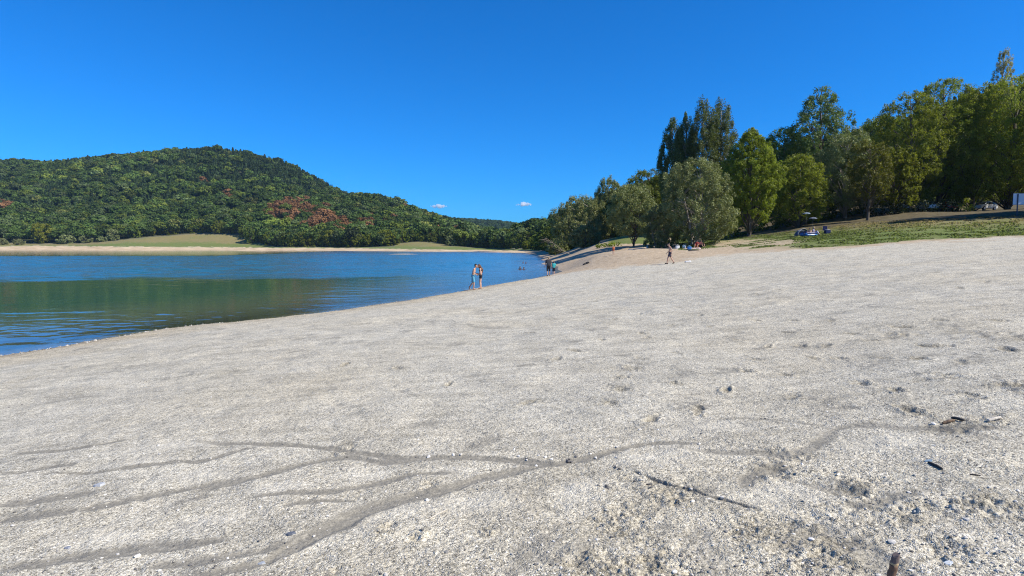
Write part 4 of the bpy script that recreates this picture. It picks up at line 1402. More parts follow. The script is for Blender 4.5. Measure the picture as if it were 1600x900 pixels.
class Blob:
    """closed tapered capsules and ellipsoids, fused into one skin"""
    def __init__(self):
        self.v, self.f = [], []

    def cap(self, a, b, ra, rb, n=12, fl=(1, 1)):
        a, b = Vector(a), Vector(b)
        d = b - a
        L = d.length
        d = d.normalized() if L > 1e-6 else Vector((0, 0, 1))
        ref = Vector((0, 1, 0)) if abs(d.y) < .9 else Vector((1, 0, 0))
        u = d.cross(ref).normalized(); w = d.cross(u)
        prof = []
        for k in range(1, 5):
            q = -math.pi / 2 + k * math.pi / 8
            prof.append((ra * math.sin(q), ra * math.cos(q)))
        for k in range(0, 4):
            q = k * math.pi / 8
            prof.append((L + rb * math.sin(q), rb * math.cos(q)))
        base = len(self.v)
        self.v.append(tuple(a - d * ra))
        for (h, r_) in prof:
            for k in range(n):
                q = 2 * math.pi * k / n
                self.v.append(tuple(a + d * h + u * math.cos(q) * r_ * fl[0] + w * math.sin(q) * r_ * fl[1]))
        self.v.append(tuple(a + d * (L + rb)))
        last = len(self.v) - 1
        for k in range(n):
            k2 = (k + 1) % n
            self.f.append((base, base + 1 + k2, base + 1 + k))
            for i in range(len(prof) - 1):
                p = base + 1 + i * n
                self.f.append((p + k, p + k2, p + n + k2, p + n + k))
            p = base + 1 + (len(prof) - 1) * n
            self.f.append((p + k, p + k2, last))

    def mesh(self, name, mat, voxel=.011, smooth=4):
        me = bpy.data.meshes.new(name + '_raw')
        me.from_pydata([tuple(v) for v in self.v], [], self.f)
        bm = bmesh.new(); bm.from_mesh(me); bmesh.ops.recalc_face_normals(bm, faces=bm.faces); bm.to_mesh(me); bm.free()
        o = bpy.data.objects.new(name + '_raw', me)
        C.objects.link(o)
        md = o.modifiers.new('r', 'REMESH'); md.mode = 'VOXEL'; md.voxel_size = voxel; md.use_smooth_shade = True
        if smooth:
            ms = o.modifiers.new('s', 'SMOOTH'); ms.factor = .5; ms.iterations = smooth
        dg = bpy.context.evaluated_depsgraph_get()
        out = bpy.data.meshes.new_from_object(o.evaluated_get(dg))
        out.name = name
        bpy.data.objects.remove(o); bpy.data.meshes.remove(me)
        out.materials.clear(); out.materials.append(mat)
        out.polygons.foreach_set('use_smooth', np.ones(len(out.polygons), bool))
        return out


def person(label, loc, J, skin, hair, clothes, face, scale=1.0, hairlen=0.0, group=None, extra=None, rz=0.0, cap_mat=None):
    """J: joints in metres, x across the picture, y away, z up; face: unit direction the face looks"""
    V3 = lambda k: Vector(J[k])
    B = Blob()
    fd = Vector(face).normalized()
    head = V3('head')
    neck, chest, hip = V3('neck'), V3('chest'), V3('hip')
    sl_, sr_ = V3('shL'), V3('shR')
    B.cap(neck - (head - neck) * .15, head - Vector((0, 0, .03)), .052, .05)
    side = fd.cross(Vector((0, 0, 1))).normalized()
    # skull, jaw, nose, ears
    B.cap(head + Vector((0, 0, .028)) - fd * .012, head + Vector((0, 0, .03)) + fd * .008, .088, .084)
    B.cap(head - Vector((0, 0, .05)) + fd * .025, head - Vector((0, 0, .075)) + fd * .045, .06, .034)
    B.cap(head + fd * .088 + Vector((0, 0, .01)), head + fd * .108 - Vector((0, 0, .022)), .010, .015)
    B.cap(head + fd * .082 - Vector((0, 0, .052)) + side * .018, head + fd * .082 - Vector((0, 0, .052)) - side * .018, .011, .011)
    for s in (1, -1):
        B.cap(head + side * s * .086 + Vector((0, 0, .02)), head + side * s * .086 - Vector((0, 0, .025)), .016, .012)
    # torso
    sh = (sl_ - sr_)
    hw = sh.length
    hs = V3('hipL') - V3('hipR')
    mid = (sl_ + sr_) / 2
    B.cap(sl_.lerp(sr_, .12), sr_.lerp(sl_, .12), .066, .066)
    B.cap(neck - (neck - mid) * .3, mid, .055, .075)
    for f in (-.32, 0, .32):
        B.cap(mid + sh * f * .62 - (mid - chest) * .2, chest + sh * f * .62, .088, .10)
        B.cap(chest + sh * f * .6, hip + hs * f * 1.0 + (chest - hip) * .25, .098, .088)
    B.cap(V3('hipL'), V3('hipR'), .10, .10)
    B.cap(hip + (chest - hip) * .3, hip, .10, .105)
    for s in 'LR':
        h_, k_, a_ = V3('hip' + s), V3('knee' + s), V3('ankle' + s)
        B.cap(h_, k_, .088, .056)
        B.cap(k_, k_.lerp(a_, .35), .055, .056)
        B.cap(k_.lerp(a_, .3), a_, .056, .036)
        toe = V3('toe' + s)
        heel = a_ - (toe - a_).normalized() * .035
        heel.z = min(a_.z - .03, heel.z) if toe.z < a_.z else heel.z
        B.cap(heel, toe, .034, .030, fl=(1.2, .8))
        B.cap(a_, a_.lerp(toe, .5), .036, .034)
        s_, e_, w_ = V3('sh' + s), V3('elb' + s), V3('wri' + s)
        B.cap(s_, e_, .052, .038)
        B.cap(e_, e_.lerp(w_, .4), .039, .037)
        B.cap(e_.lerp(w_, .35), w_, .037, .026)
        # hand: palm, four fingers, thumb
        hd = Vector(J.get('hand' + s, (w_ - e_).normalized())).normalized()
        ac = hd.orthogonal().normalized() if abs(hd.z) > .95 else hd.cross(Vector((0, 0, 1))).normalized()
        ac = (ac - hd * ac.dot(hd)).normalized()
        nn = hd.cross(ac)
        B.cap(w_ + hd * .02, w_ + hd * .075, .026, .036, fl=(1, .6))
        for i, (off, ln) in enumerate(((-.030, .062), (-.010, .074), (.010, .070), (.029, .055))):
            p0 = w_ + hd * .085 + ac * off
            p1 = p0 + hd * ln * .55 + ac * off * .15
            p2 = p1 + hd * ln * .4 + nn * ln * .28
            B.cap(p0, p1, .0105, .0095, 8)
            B.cap(p1, p2, .0095, .008, 8)
        t0 = w_ + hd * .035 + ac * -.03
        t1 = t0 + (hd * .6 - ac).normalized() * .035
        B.cap(t0, t1, .013, .011, 8)
        B.cap(t1, t1 + (hd - ac * .3 + nn * .3).normalized() * .03, .011, .009, 8)
    e = empty('person', loc, rz)
    e.scale = (scale,) * 3
    tag(e, label, 'person', group)
    link('body', B.mesh('body', skin), e)
    # hair
    Hh = Blob()
    Hh.cap(head + Vector((0, 0, .052)) - fd * .026, head + Vector((0, 0, .06)) - fd * .002, .092, .086)
    Hh.cap(head + Vector((0, 0, .0)) - fd * .045, head + Vector((0, 0, -.03)) - fd * .05, .072, .055)
    if hairlen:
        bk = neck - fd * .10
        Hh.cap(head - fd * .05, bk - Vector((0, 0, hairlen * .4)), .085, .10, fl=(1.15, .8))
        Hh.cap(bk - Vector((0, 0, hairlen * .3)), bk - fd * .03 - Vector((0, 0, hairlen)), .10, .055, fl=(1.2, .7))
    link('hair', Hh.mesh('hair', hair, .014, 3), e)
    if cap_mat:
        Cm = Blob()
        Cm.cap(head + Vector((0, 0, .085)), head + Vector((0, 0, .10)), .098, .09)
        Cm.cap(head + Vector((0, 0, .075)) - fd * .05, head + Vector((0, 0, .075)) + fd * .06, .125, .125, 16, fl=(.16, 1.0))
        link('hat', Cm.mesh('hat', cap_mat, .014, 2), e)
    for s in (1, -1):
        eb = Blob()
        c = head + fd * .078 + side * s * .033 + Vector((0, 0, .012))
        eb.cap(c, c + fd * .004, .0105, .0105, 8)
        me = bpy.data.meshes.new('eye')
        me.from_pydata(eb.v, [], eb.f)
        me.materials.append(EYE)
        link('eye', me, e)
    for nm, mat, segs in clothes:
        if segs == ['shoes']:
            for s in 'LR':
                K = Blob()
                toe, a_ = V3('toe' + s), V3('ankle' + s)
                hl = a_ - (toe - a_).normalized() * .05
                hl.z = min(a_.z - .03, hl.z)
                K.cap(hl, toe, .044, .042, fl=(1.2, .85))
                link('shoe', K.mesh('shoe', mat, .014, 3), e)
            continue
        K = Blob()
        for seg in segs:
            if seg == 'shirt':
                K.cap(sl_.lerp(sr_, .08), sr_.lerp(sl_, .08), .078, .078)
                for f in (-.34, 0, .34):
                    K.cap(mid + sh * f * .62, chest + sh * f * .62, .10, .112)
                    K.cap(chest + sh * f * .6, hip + hs * f + (chest - hip) * .05, .112, .112)
            elif seg == 'sleeves':
                for s in 'LR':
                    K.cap(V3('sh' + s), V3('sh' + s).lerp(V3('elb' + s), .7), .068, .06)
            elif seg == 'pelvis':
                K.cap(V3('hipL'), V3('hipR'), .114, .114)
                K.cap(hip + (chest - hip) * .32, hip, .112, .116)
            elif seg.startswith('legs'):
                f = float(seg[4:])
                for s in 'LR':
                    K.cap(V3('hip' + s), V3('hip' + s).lerp(V3('knee' + s), min(f, 1)), .104, .10 - .018 * f)
                    if f > 1:
                        K.cap(V3('knee' + s), V3('knee' + s).lerp(V3('ankle' + s), f - 1), .074, .062)
            elif seg == 'bra':
                for f in (-.34, 0, .34):
                    K.cap(chest + sh * f * .62 + (mid - chest) * .55, chest + sh * f * .62 + (mid - chest) * .3, .102, .104)
        link(nm, K.mesh(nm, mat, .014, 3), e)
    return e


def stand_at(px, py, Y=None):
    if Y is None:
        p = ground_px(px, py)
    else:
        X = (px - 800) / F * Y
        p = Vector((X, Y, 0))
    return Vector((p.x, p.y, zfine(p.x, p.y)))


Z3 = Vector((0, 0, 0))
# couple at the water's edge
c_man = stand_at(740, 452.5)
J1 = dict(head=(.17, 0, 1.60), neck=(.10, 0, 1.45), chest=(.03, 0, 1.22), hip=(-.04, 0, .95), shL=(.08, .18, 1.41), shR=(.05, -.18, 1.40),
          hipL=(-.03, .09, .92), hipR=(-.04, -.09, .92), kneeL=(-.07, .09, .47), ankleL=(-.30, .09, .16), toeL=(-.24, .09, .03),
          kneeR=(.03, -.09, .49), ankleR=(.0, -.09, .075), toeR=(.15, -.09, .035), elbL=(.05, .24, 1.12), wriL=(.28, .12, 1.08), elbR=(.02, -.26, 1.12), wriR=(.24, -.12, 1.03))
person('shirtless person in light blue shorts bending their head towards a companion at the waterline', c_man, J1, SKIN, HAIR_D,
       [('shorts', cloth('light_blue_cloth', (.10, .33, .46)), ['pelvis', 'legs0.85'])], (.95, 0, -.3))
c_w = c_man + Vector((.46, .05, 0)); c_w.z = zfine(c_w.x, c_w.y)
J2 = dict(head=(-.10, 0, 1.52), neck=(-.02, 0, 1.38), chest=(.02, 0, 1.17), hip=(.03, 0, .90), shL=(.0, -.16, 1.33), shR=(.0, .16, 1.33),
          hipL=(.03, -.09, .88), hipR=(.03, .09, .88), kneeL=(-.03, -.07, .46), ankleL=(.0, -.06, .075), toeL=(-.14, -.06, .03),
          kneeR=(.0, .08, .46), ankleR=(.05, .08, .075), toeR=(-.09, .09, .03), elbL=(.02, -.22, 1.05), wriL=(-.12, -.14, .96), elbR=(.03, .22, 1.06), wriR=(-.14, .14, 1.0))
person('person with long brown hair in black swimwear facing a shirtless companion at the waterline', c_w, J2, SKIN, HAIR_B,
       [('swim_top', cloth('black_cloth', (.015, .014, .016)), ['bra']), ('shorts', cloth('black_cloth_two', (.017, .014, .018)), ['pelvis', 'legs0.3'])], (-.95, 0, -.25), hairlen=.30)
# adult and child walking along the water
p3 = stand_at(857, 431.2)
J3 = dict(head=(.0, 0, 1.64), neck=(0, .0, 1.48), chest=(0, 0, 1.24), hip=(0, 0, .96), shL=(-.2, 0, 1.43), shR=(.2, 0, 1.43), hipL=(-.09, 0, .93), hipR=(.09, 0, .93),
          kneeL=(-.10, .05, .49), ankleL=(-.10, -.03, .075), toeL=(-.12, .11, .035), kneeR=(.10, .12, .50), ankleR=(.11, .18, .09), toeR=(.12, .31, .04),
          elbL=(-.27, .02, 1.14), wriL=(-.30, .10, .92), elbR=(.27, -.02, 1.14), wriR=(.28, .06, .90))
person('adult in dark grey top and black shorts walking along the water beside a child', p3, J3, SKIN, HAIR_L,
       [('shirt', cloth('dark_grey_cloth', (.045, .045, .05)), ['shirt', 'sleeves']), ('shorts', cloth('black_cloth_three', (.014, .014, .017)), ['pelvis', 'legs1.1']),
        ('shoes', cloth('dark_shoe', (.02, .02, .02)), ['shoes'])], (.25, .97, 0), scale=1.06)
p4 = p3 + Vector((.52, .1, 0)); p4.z = zfine(p4.x, p4.y)
J4 = {k: (v[0] * .95, -v[1] if 'ankle' in k or 'knee' in k else v[1], v[2]) for k, v in J3.items()}
J4['toeL'] = (-.11, .12, .04); J4['toeR'] = (.12, .0, .035); J4['ankleL'] = (-.10, .0, .075); J4['ankleR'] = (.10, -.14, .10)
J4['kneeL'] = (-.09, .1, .49); J4['kneeR'] = (.1, .04, .5)
person('child in a turquoise shirt and dark shorts walking beside an adult at the water', p4, J4, SKIN, HAIR_D,
       [('shirt', cloth('turquoise_cloth', (.04, .42, .42)), ['shirt', 'sleeves']), ('shorts', cloth('navy_cloth', (.02, .024, .04)), ['pelvis', 'legs0.9']),
        ('shoes', cloth('white_shoe', (.6, .6, .6)), ['shoes'])], (.2, .97, -.1), scale=.75)
# the walker on the gravel
p5 = stand_at(1046, 412.3)
J5 = dict(head=(-.10, 0, 1.60), neck=(-.03, 0, 1.45), chest=(.02, 0, 1.22), hip=(.02, 0, .94), shL=(.0, -.19, 1.40), shR=(.02, .19, 1.40), hipL=(.01, -.09, .91), hipR=(.02, .09, .91),
          kneeL=(-.16, -.09, .50), ankleL=(-.22, -.08, .08), toeL=(-.37, -.08, .04), kneeR=(.16, .09, .50), ankleR=(.38, .09, .15), toeR=(.30, .09, .03),
          elbL=(.14, -.25, 1.12), wriL=(.10, -.24, .88), elbR=(.04, .25, 1.12), wriR=(-.14, .22, .95))
person('bare chested person in dark shorts striding left across the gravel', p5, J5, SKIN, HAIR_D,
       [('shorts', cloth('purple_grey_cloth', (.06, .045, .065)), ['pelvis', 'legs0.6']), ('shoes', cloth('black_shoe', (.02, .018, .018)), ['shoes'])], (-1, 0, -.25))
# small child on the tan bank
p6 = stand_at(958.5, 395)
J6 = dict(J3); J6.update(toeL=(-.12, -.16, .035), toeR=(.12, -.16, .035), ankleL=(-.1, -.03, .075), ankleR=(.1, -.03, .075), kneeL=(-.1, -.04, .49), kneeR=(.1, -.04, .49), elbR=(.24, -.1, 1.2), wriR=(.1, -.22, 1.3))
person('small child in orange swimwear standing alone on the tan bank', p6, J6, SKIN, HAIR_L, [('swimsuit', cloth('orange_cloth', (.55, .12, .03)), ['shirt', 'pelvis'])], (-.3, -.95, 0), scale=.60)


def sit_pose(dx=1):
    return dict(head=(0, -.02, .80), neck=(0, 0, .65), chest=(0, .02, .42), hip=(0, .02, .14), shL=(.19, 0, .60), shR=(-.19, 0, .60), hipL=(.1, 0, .12), hipR=(-.1, 0, .12),
                kneeL=(.2, -.36, .44), ankleL=(.14, -.62, .09), toeL=(.15, -.77, .04), kneeR=(-.16, -.38, .42), ankleR=(-.12, -.62, .09), toeR=(-.13, -.77, .04),
                elbL=(.28, -.14, .42), wriL=(.2, -.34, .50), elbR=(-.28, -.14, .42), wriR=(-.16, -.34, .5))


def at(px, Y):
    X = (px - 800) / F * Y
    return Vector((X, Y, zfine(X, Y)))


RED = cloth('red_cloth', (.42, .045, .03))
person('person in a red top sitting at the foot of the wide olive willow', at(1088, 70), sit_pose(), SKIN2, HAIR_D, [('shirt', RED, ['shirt', 'sleeves']), ('shorts', cloth('rust_cloth', (.35, .09, .03)), ['pelvis', 'legs0.8'])], (-.4, -.9, 0), rz=-.5)
person('person in dark clothes sitting close to the one in a red top', at(1094, 70.6), sit_pose(), SKIN2, HAIR_D, [('shirt', cloth('maroon_cloth', (.12, .03, .03)), ['shirt', 'sleeves']), ('shorts', cloth('dark_cloth', (.03, .02, .03)), ['pelvis', 'legs0.8'])], (.3, -.9, 0), rz=.4)
person('person in a white shirt sitting in the willow shade above the child', at(1027, 84), sit_pose(), SKIN, HAIR_D, [('shirt', cloth('white_cloth', (.75, .74, .72)), ['shirt', 'sleeves']), ('shorts', cloth('grey_cloth', (.1, .1, .1)), ['pelvis', 'legs0.8'])], (-.5, -.8, 0), rz=-.3)
# picnic group on the grass
pg = at(1269, 68)
pose = sit_pose()
pose.update(wriR=(-.32, .10, .16), elbR=(-.30, .02, .38))
person('person in a straw hat and pale trousers sitting in the blue inflatable on the grass', at(1269, 68) + Vector((0, 0, .10)), pose, SKIN, HAIR_L,
       [('shirt', cloth('lilac_cloth', (.32, .27, .38)), ['shirt', 'sleeves']), ('trousers', cloth('pale_cloth', (.45, .42, .5)), ['pelvis', 'legs1.7'])], (-.6, -.75, 0), rz=1.0, cap_mat=cloth('straw', (.52, .40, .22)))
person('person in dark swimwear sitting with raised knees left of the straw hat', at(1263, 69.3), sit_pose(), SKIN, HAIR_D,
       [('shorts', cloth('black_cloth_four', (.02, .02, .025)), ['pelvis', 'legs0.5'])], (-.6, -.75, 0), rz=-.8)
# swimmers: shoulders and head above the water
JS = dict(J3); JS.update(elbL=(-.33, -.1, 1.28), wriL=(-.3, -.32, 1.30), elbR=(.33, -.1, 1.28), wriR=(.3, -.32, 1.30), toeL=(-.1, -.1, .1), toeR=(.1, -.1, .1))
for k, (px, py, lab) in enumerate([(817.4, 411.5, 'swimmer farther out, the left one of that pair, only the head showing'), (821.6, 411.7, 'swimmer farther out, right one of that pair, head and shoulder showing'),
                                   (812.6, 421, 'swimmer nearer the beach, left one of that pair, head and neck showing'), (818.4, 421.3, 'swimmer nearer the beach, right one of that pair, turned to the other')]):
    p = P0(px, py)
    person(lab, (p[0], p[1], -1.46 + (.08 if k == 2 else 0)), JS, SKIN2, HAIR_D, [('swimsuit', cloth('swim_dark', (.02, .02, .03)), ['pelvis', 'shirt'])], ((-1) ** k * .8, -.6, 0), group='swimmers in the lake')

# ------------------------------------------------------------------ beach things
def bm_obj(name, bm, mat, parent=None, loc=None, bevel=0, smooth=False):
    if bevel:
        bmesh.ops.bevel(bm, geom=bm.edges[:] , offset=bevel, segments=2, affect='EDGES', profile=.6)
    me = bpy.data.meshes.new(name)
    bmesh.ops.recalc_face_normals(bm, faces=bm.faces)
    bm.to_mesh(me); bm.free()
    me.materials.append(mat)
    if smooth:
        me.polygons.foreach_set('use_smooth', np.ones(len(me.polygons), bool))
    return link(name, me, parent, loc)


def boxbm(c, s, bm=None, rot=None):
    bm = bm or bmesh.new()
    r = bmesh.ops.create_cube(bm, size=1)
    M = Matrix.Translation(c) @ (rot if rot else Matrix.Identity(4)) @ Matrix.Diagonal((*s, 1))
    bmesh.ops.transform(bm, matrix=M, verts=r['verts'])
    return bm


def grid_sheet(w, d, seed, amp, n=14, thick=.02):
    """a crumpled sheet with thickness"""
    bm = bmesh.new()
    g = np.random.default_rng(seed)
    xs = np.linspace(-.5, .5, n)
    rows = {}
    for s in (0, 1):
        for i, x in enumerate(xs):
            for j, y in enumerate(xs):
                z = amp * (.5 + fbm(np.array([x * 4 + seed]), np.array([y * 4.0]), seed, 3)[0]) * (1 - .6 * max(abs(x), abs(y)))
                rows[s, i, j] = bm.verts.new((x * w, y * d, z * s + (thick if s else 0)))
    for i in range(n - 1):
        for j in range(n - 1):
            bm.faces.new((rows[1, i, j], rows[1, i + 1, j], rows[1, i + 1, j + 1], rows[1, i, j + 1]))
            bm.faces.new((rows[0, i, j], rows[0, i, j + 1], rows[0, i + 1, j + 1], rows[0, i + 1, j]))
    for i in range(n - 1):
        for (a, b) in (((i, 0), (i + 1, 0)), ((i + 1, n - 1), (i, n - 1)), ((0, i + 1), (0, i)), ((n - 1, i), (n - 1, i + 1))):
            bm.faces.new((rows[0, a[0], a[1]], rows[0, b[0], b[1]], rows[1, b[0], b[1]], rows[1, a[0], a[1]]))
    return bm


def tote(name, label, loc, col, col2, w=.5, d=.3, h=.36):
    e = empty(name, loc)
    tag(e, label, 'bag')
    bm = bmesh.new()
    lo, hi = [], []
    for k in range(16):
        a = k / 16 * 6.283
        sx, sy = math.copysign(abs(math.cos(a)) ** .6, math.cos(a)), math.copysign(abs(math.sin(a)) ** .6, math.sin(a))
        lo.append((sx * w * .45, sy * d * .45)); hi.append((sx * w * .5, sy * d * .32))
    rings = []
    for f in (0, .15, .55, .9, 1.0):
        s = 1 + .08 * math.sin(f * 3.14)
        rings.append([bm.verts.new(((l[0] * (1 - f) + q[0] * f) * s, (l[1] * (1 - f) + q[1] * f) * s, h * f + .02 * math.sin(i * 1.7) * f)) for i, (l, q) in enumerate(zip(lo, hi))])
    for a, b in zip(rings[:-1], rings[1:]):
        for k in range(16):
            bm.faces.new((a[k], a[(k + 1) % 16], b[(k + 1) % 16], b[k]))
    bm.faces.new(rings[0][::-1]); bm.faces.new(rings[-1])
    bm_obj('bag_body', bm, cloth(name + '_cloth' + label[:6].replace(' ', '_'), col), e, smooth=True)
    for s in (1, -1):
        tb = Tubes()
        tb.add([(-.28 * w, s * d * .33, h * .85), (-.22 * w, s * d * .3, h * 1.25), (0, s * d * .28, h * 1.42), (.22 * w, s * d * .3, h * 1.25), (.28 * w, s * d * .33, h * .85)], [.014] * 5, 6)
        link('handle', tb.mesh('handle', cloth('strap_' + label[:6].replace(' ', '_'), col2)), e)
    return e


def seen(px, Y):
    return at(px, Y)


def by_pixel(px, py):
    p = ground_px(px, py)
    return Vector((p.x, p.y, zfine(p.x, p.y)))


tote('beach_bag', 'bright blue beach bag on the grass edge below the willow', at(1076.5, 65), (.03, .16, .42), (.2, .35, .55), .46, .32, .34)
tote('beach_bag', 'white bag lying in the willow shade nearest the trunk', at(1068.5, 74), (.7, .7, .68), (.5, .5, .5), .45, .3, .38)
tote('beach_bag', 'white bag in the shade just right of the striding walker', at(1058, 73), (.72, .72, .70), (.5, .5, .5), .5, .3, .4)
tote('beach_bag', 'small white bag on the sunny strip left of the willow', at(1012, 82), (.78, .78, .76), (.5, .5, .5), .45, .3, .35)
def towel(label, loc, col, w, d, seed, amp=.08, rz=0):
    o = bm_obj('towel', grid_sheet(w, d, seed, amp), cloth('towel_' + label[:5].replace(' ', '_') + str(seed), col), None, loc, smooth=True)
    # follow the slope of the ground
    e = .4
    nx_ = (zfine(loc.x - e, loc.y) - zfine(loc.x + e, loc.y)) / (2 * e)
    ny_ = (zfine(loc.x, loc.y - e) - zfine(loc.x, loc.y + e)) / (2 * e)
    o.rotation_euler = (-ny_, nx_, rz)
    tag(o, label, 'towel')
towel('pink and white towel spread below the person in red', at(1081, 67), (.75, .55, .52), 1.9, 1.2, 3, .12)
towel('crumpled white towel lying on the bare gravel right of the walker', by_pixel(1075, 409.5), (.58, .58, .56), .45, .35, 4, .13)
towel('dark cloth lying on the ground beside the blue beach bag', at(1083, 63), (.06, .05, .04), 1.0, .7, 5, .10)
towel('small dark rag lying on the tan bank near the waterline', by_pixel(916, 412.5), (.03, .027, .025), .7, .5, 6, .2)
towel('pale blanket spread on the sunny strip left of the willow', at(995, 84), (.62, .58, .5), 2.4, 1.4, 8, .08)


def folding_chair(label, loc, col, rz):
    e = empty('folding_chair', loc, rz)
    tag(e, label, 'chair')
    bm = boxbm((0, 0, .42), (.5, .46, .03))
    bm_obj('seat', bm, cloth('chair_fabric_' + label[:5].replace(' ', '_'), col), e, bevel=.01)
    bm = boxbm((0, .27, .70), (.5, .03, .52), None, Matrix.Rotation(R(-12), 4, 'X'))
    bm_obj('backrest', bm, cloth('chair_back_' + label[:5].replace(' ', '_'), col), e, bevel=.01)
    met = plain('chair_tube', (.3, .3, .32), .35, .5, .8)
    for sx in (-.24, .24):
        for a, b in (((sx, -.24, -.03), (sx, .22, .44)), ((sx, .24, -.03), (sx, -.2, .44)), ((sx, .2, .42), (sx, .34, 1.0))):
            tb = Tubes(); tb.add([a, b], [.013, .013], 7)
            link('leg' if b[2] < .5 else 'back_post', tb.mesh('leg', met), e)
    return e


folding_chair('dark folding chair in the shade left of the wide willow trunk', at(1041, 78), (.02, .022, .03), .5)
folding_chair('dark blue folding chair on the dry grass right of the inflatable', at(1287, 71), (.012, .018, .08), -.4)


def inflatable():
    e = empty('inflatable_boat', at(1261.5, 67.6), .15)
    tag(e, 'bright blue inflatable boat lying on the dry grass', 'inflatable')
    t = plain('blue_vinyl', (.02, .13, .36), .3, .5, var=.05)
    dk = plain('navy_vinyl', (.012, .02, .10), .35, .5, var=.05)
    for z, rad, m, nm in ((.15, .16, t, 'tube'), (.36, .11, dk, 'upper_tube')):
        P = []
        for k in range(29):
            a = k / 28 * 6.2832
            P.append((math.copysign(abs(math.cos(a)) ** .7, math.cos(a)) * .85, math.copysign(abs(math.sin(a)) ** .7, math.sin(a)) * .5, z + (.08 if math.cos(a) < -.6 else 0)))
        tb = Tubes(); tb.add(P, [rad] * 29, 12)
        link(nm, tb.mesh(nm, m), e)
    bm_obj('bottom', boxbm((0, 0, .08), (1.6, .9, .08)), dk, e, bevel=.02)


inflatable()


def beach_tent():
    e = empty('beach_tent', at(1254, 71.5), .4)
    tag(e, 'low grey blue dome tent behind the inflatable on the grass', 'tent')
    bm = bmesh.new()
    nu, nv = 14, 8
    g = {}
    for s, off in ((0, 0), (1, -.025)):
        for i in range(nu + 1):
            a = math.pi * i / nu
            for j in range(nv + 1):
                b = math.pi * .5 * j / nv
                rr_ = 1.0 + off
                g[s, i, j] = bm.verts.new((-math.cos(a) * .95 * rr_, math.sin(b) * .85 * math.sin(a) ** .3 * rr_, math.sin(a) * .85 * math.cos(b) ** .8 * rr_ - .02))
    for s in (0, 1):
        for i in range(nu):
            for j in range(nv):
                f = (g[s, i, j], g[s, i + 1, j], g[s, i + 1, j + 1], g[s, i, j + 1])
                try:
                    bm.faces.new(f if s == 0 else f[::-1])
                except ValueError:
                    pass
    for i in range(nu):
        bm.faces.new((g[0, i, 0], g[1, i, 0], g[1, i + 1, 0], g[0, i + 1, 0]))
    bmesh.ops.remove_doubles(bm, verts=bm.verts, dist=.0005)
    bm_obj('canopy', bm, cloth('shaded_tent_fabric', (.075, .095, .15)), e, smooth=True)  # fabric colour darkened in place of shade from the trees
    tb = Tubes(); tb.add([(-math.cos(math.pi * i / 12) * .96, -.02, math.sin(math.pi * i / 12) * .86 - .02) for i in range(13)], [.015] * 13, 6)
    link('pole', tb.mesh('pole', plain('tent_pole', (.5, .52, .55), .4)), e)


beach_tent()


def picnic_table():
    e = empty('camping_table', at(1247, 70.5), .3)
    tag(e, 'small white camping table left of the dome tent, shade put into its colour', 'table')
    wht = plain('shaded_white_plastic', (.28, .31, .38), .45, .4, var=.04)  # white plastic greyed and blued to stand in for tree shade
    bm_obj('tabletop', boxbm((0, 0, .68), (1.0, .62, .04)), wht, e, bevel=.01)
    for sx in (-1, 1):
        for sy in (-1, 1):
            tb = Tubes(); tb.add([(sx * .44, sy * .26, -.05), (sx * .40, sy * .22, .67)], [.018, .018], 8)
            link('leg', tb.mesh('leg', wht), e)


picnic_table()


def cooler():
    e = empty('cool_box', at(1290.5, 70), .2)
    tag(e, 'dark blue cool box standing on the dry grass beside the folding chair', 'cool box')
    nb_ = plain('navy_plastic', (.010, .018, .07), .4, .4)
    bm_obj('box_body', boxbm((0, 0, .20), (.62, .40, .40)), nb_, e, bevel=.02)
    bm_obj('lid', boxbm((0, 0, .435), (.65, .43, .06)), plain('blue_lid', (.03, .045, .12), .4, .4), e, bevel=.015)
    tb = Tubes(); tb.add([(-.33, 0, .36), (-.34, 0, .52), (.34, 0, .52), (.33, 0, .36)], [.014] * 4, 6)
    link('handle', tb.mesh('handle', plain('white_handle', (.6, .6, .6), .5)), e)


cooler()


def parasol(label, px, Y, top, col):
    p = at(px, Y)
    zt = G(px, top, Y)[2] - p.z
    e = empty('parasol', p)
    tag(e, label, 'parasol')
    tb = Tubes(); tb.add([(0, 0, -.2), (0, 0, zt)], [.02, .018], 8)
    link('pole', tb.mesh('pole', plain('parasol_pole', (.2, .2, .2), .5, .3)), e)
    bm = bmesh.new()
    n = 8
    for off in (0, -.02):
        ap = bm.verts.new((0, 0, zt + off))
        r1 = [bm.verts.new((math.cos(k / n * 6.283) * .42, math.sin(k / n * 6.283) * .42, zt - .1 + off)) for k in range(n)]
        r2 = [bm.verts.new((math.cos(k / n * 6.283) * .6, math.sin(k / n * 6.283) * .6, zt - .26 + off)) for k in range(n)]
        for k in range(n):
            k2 = (k + 1) % n
            bm.faces.new((ap, r1[k], r1[k2])); bm.faces.new((r1[k], r2[k], r2[k2], r1[k2]))
        if off == 0: first = r2
    for k in range(n):
        bm.faces.new((first[k], first[(k + 1) % n], r2[(k + 1) % n], r2[k]))
    bm_obj('canopy', bm, cloth('parasol_' + label[:4], col), e)


parasol('pale blue parasol open in the shade above the picnic group', 1257, 87, 331.5, (.15, .20, .25))
parasol('grey parasol lower than the pale blue one, behind the straw hat', 1267.5, 84, 339, (.10, .12, .15))

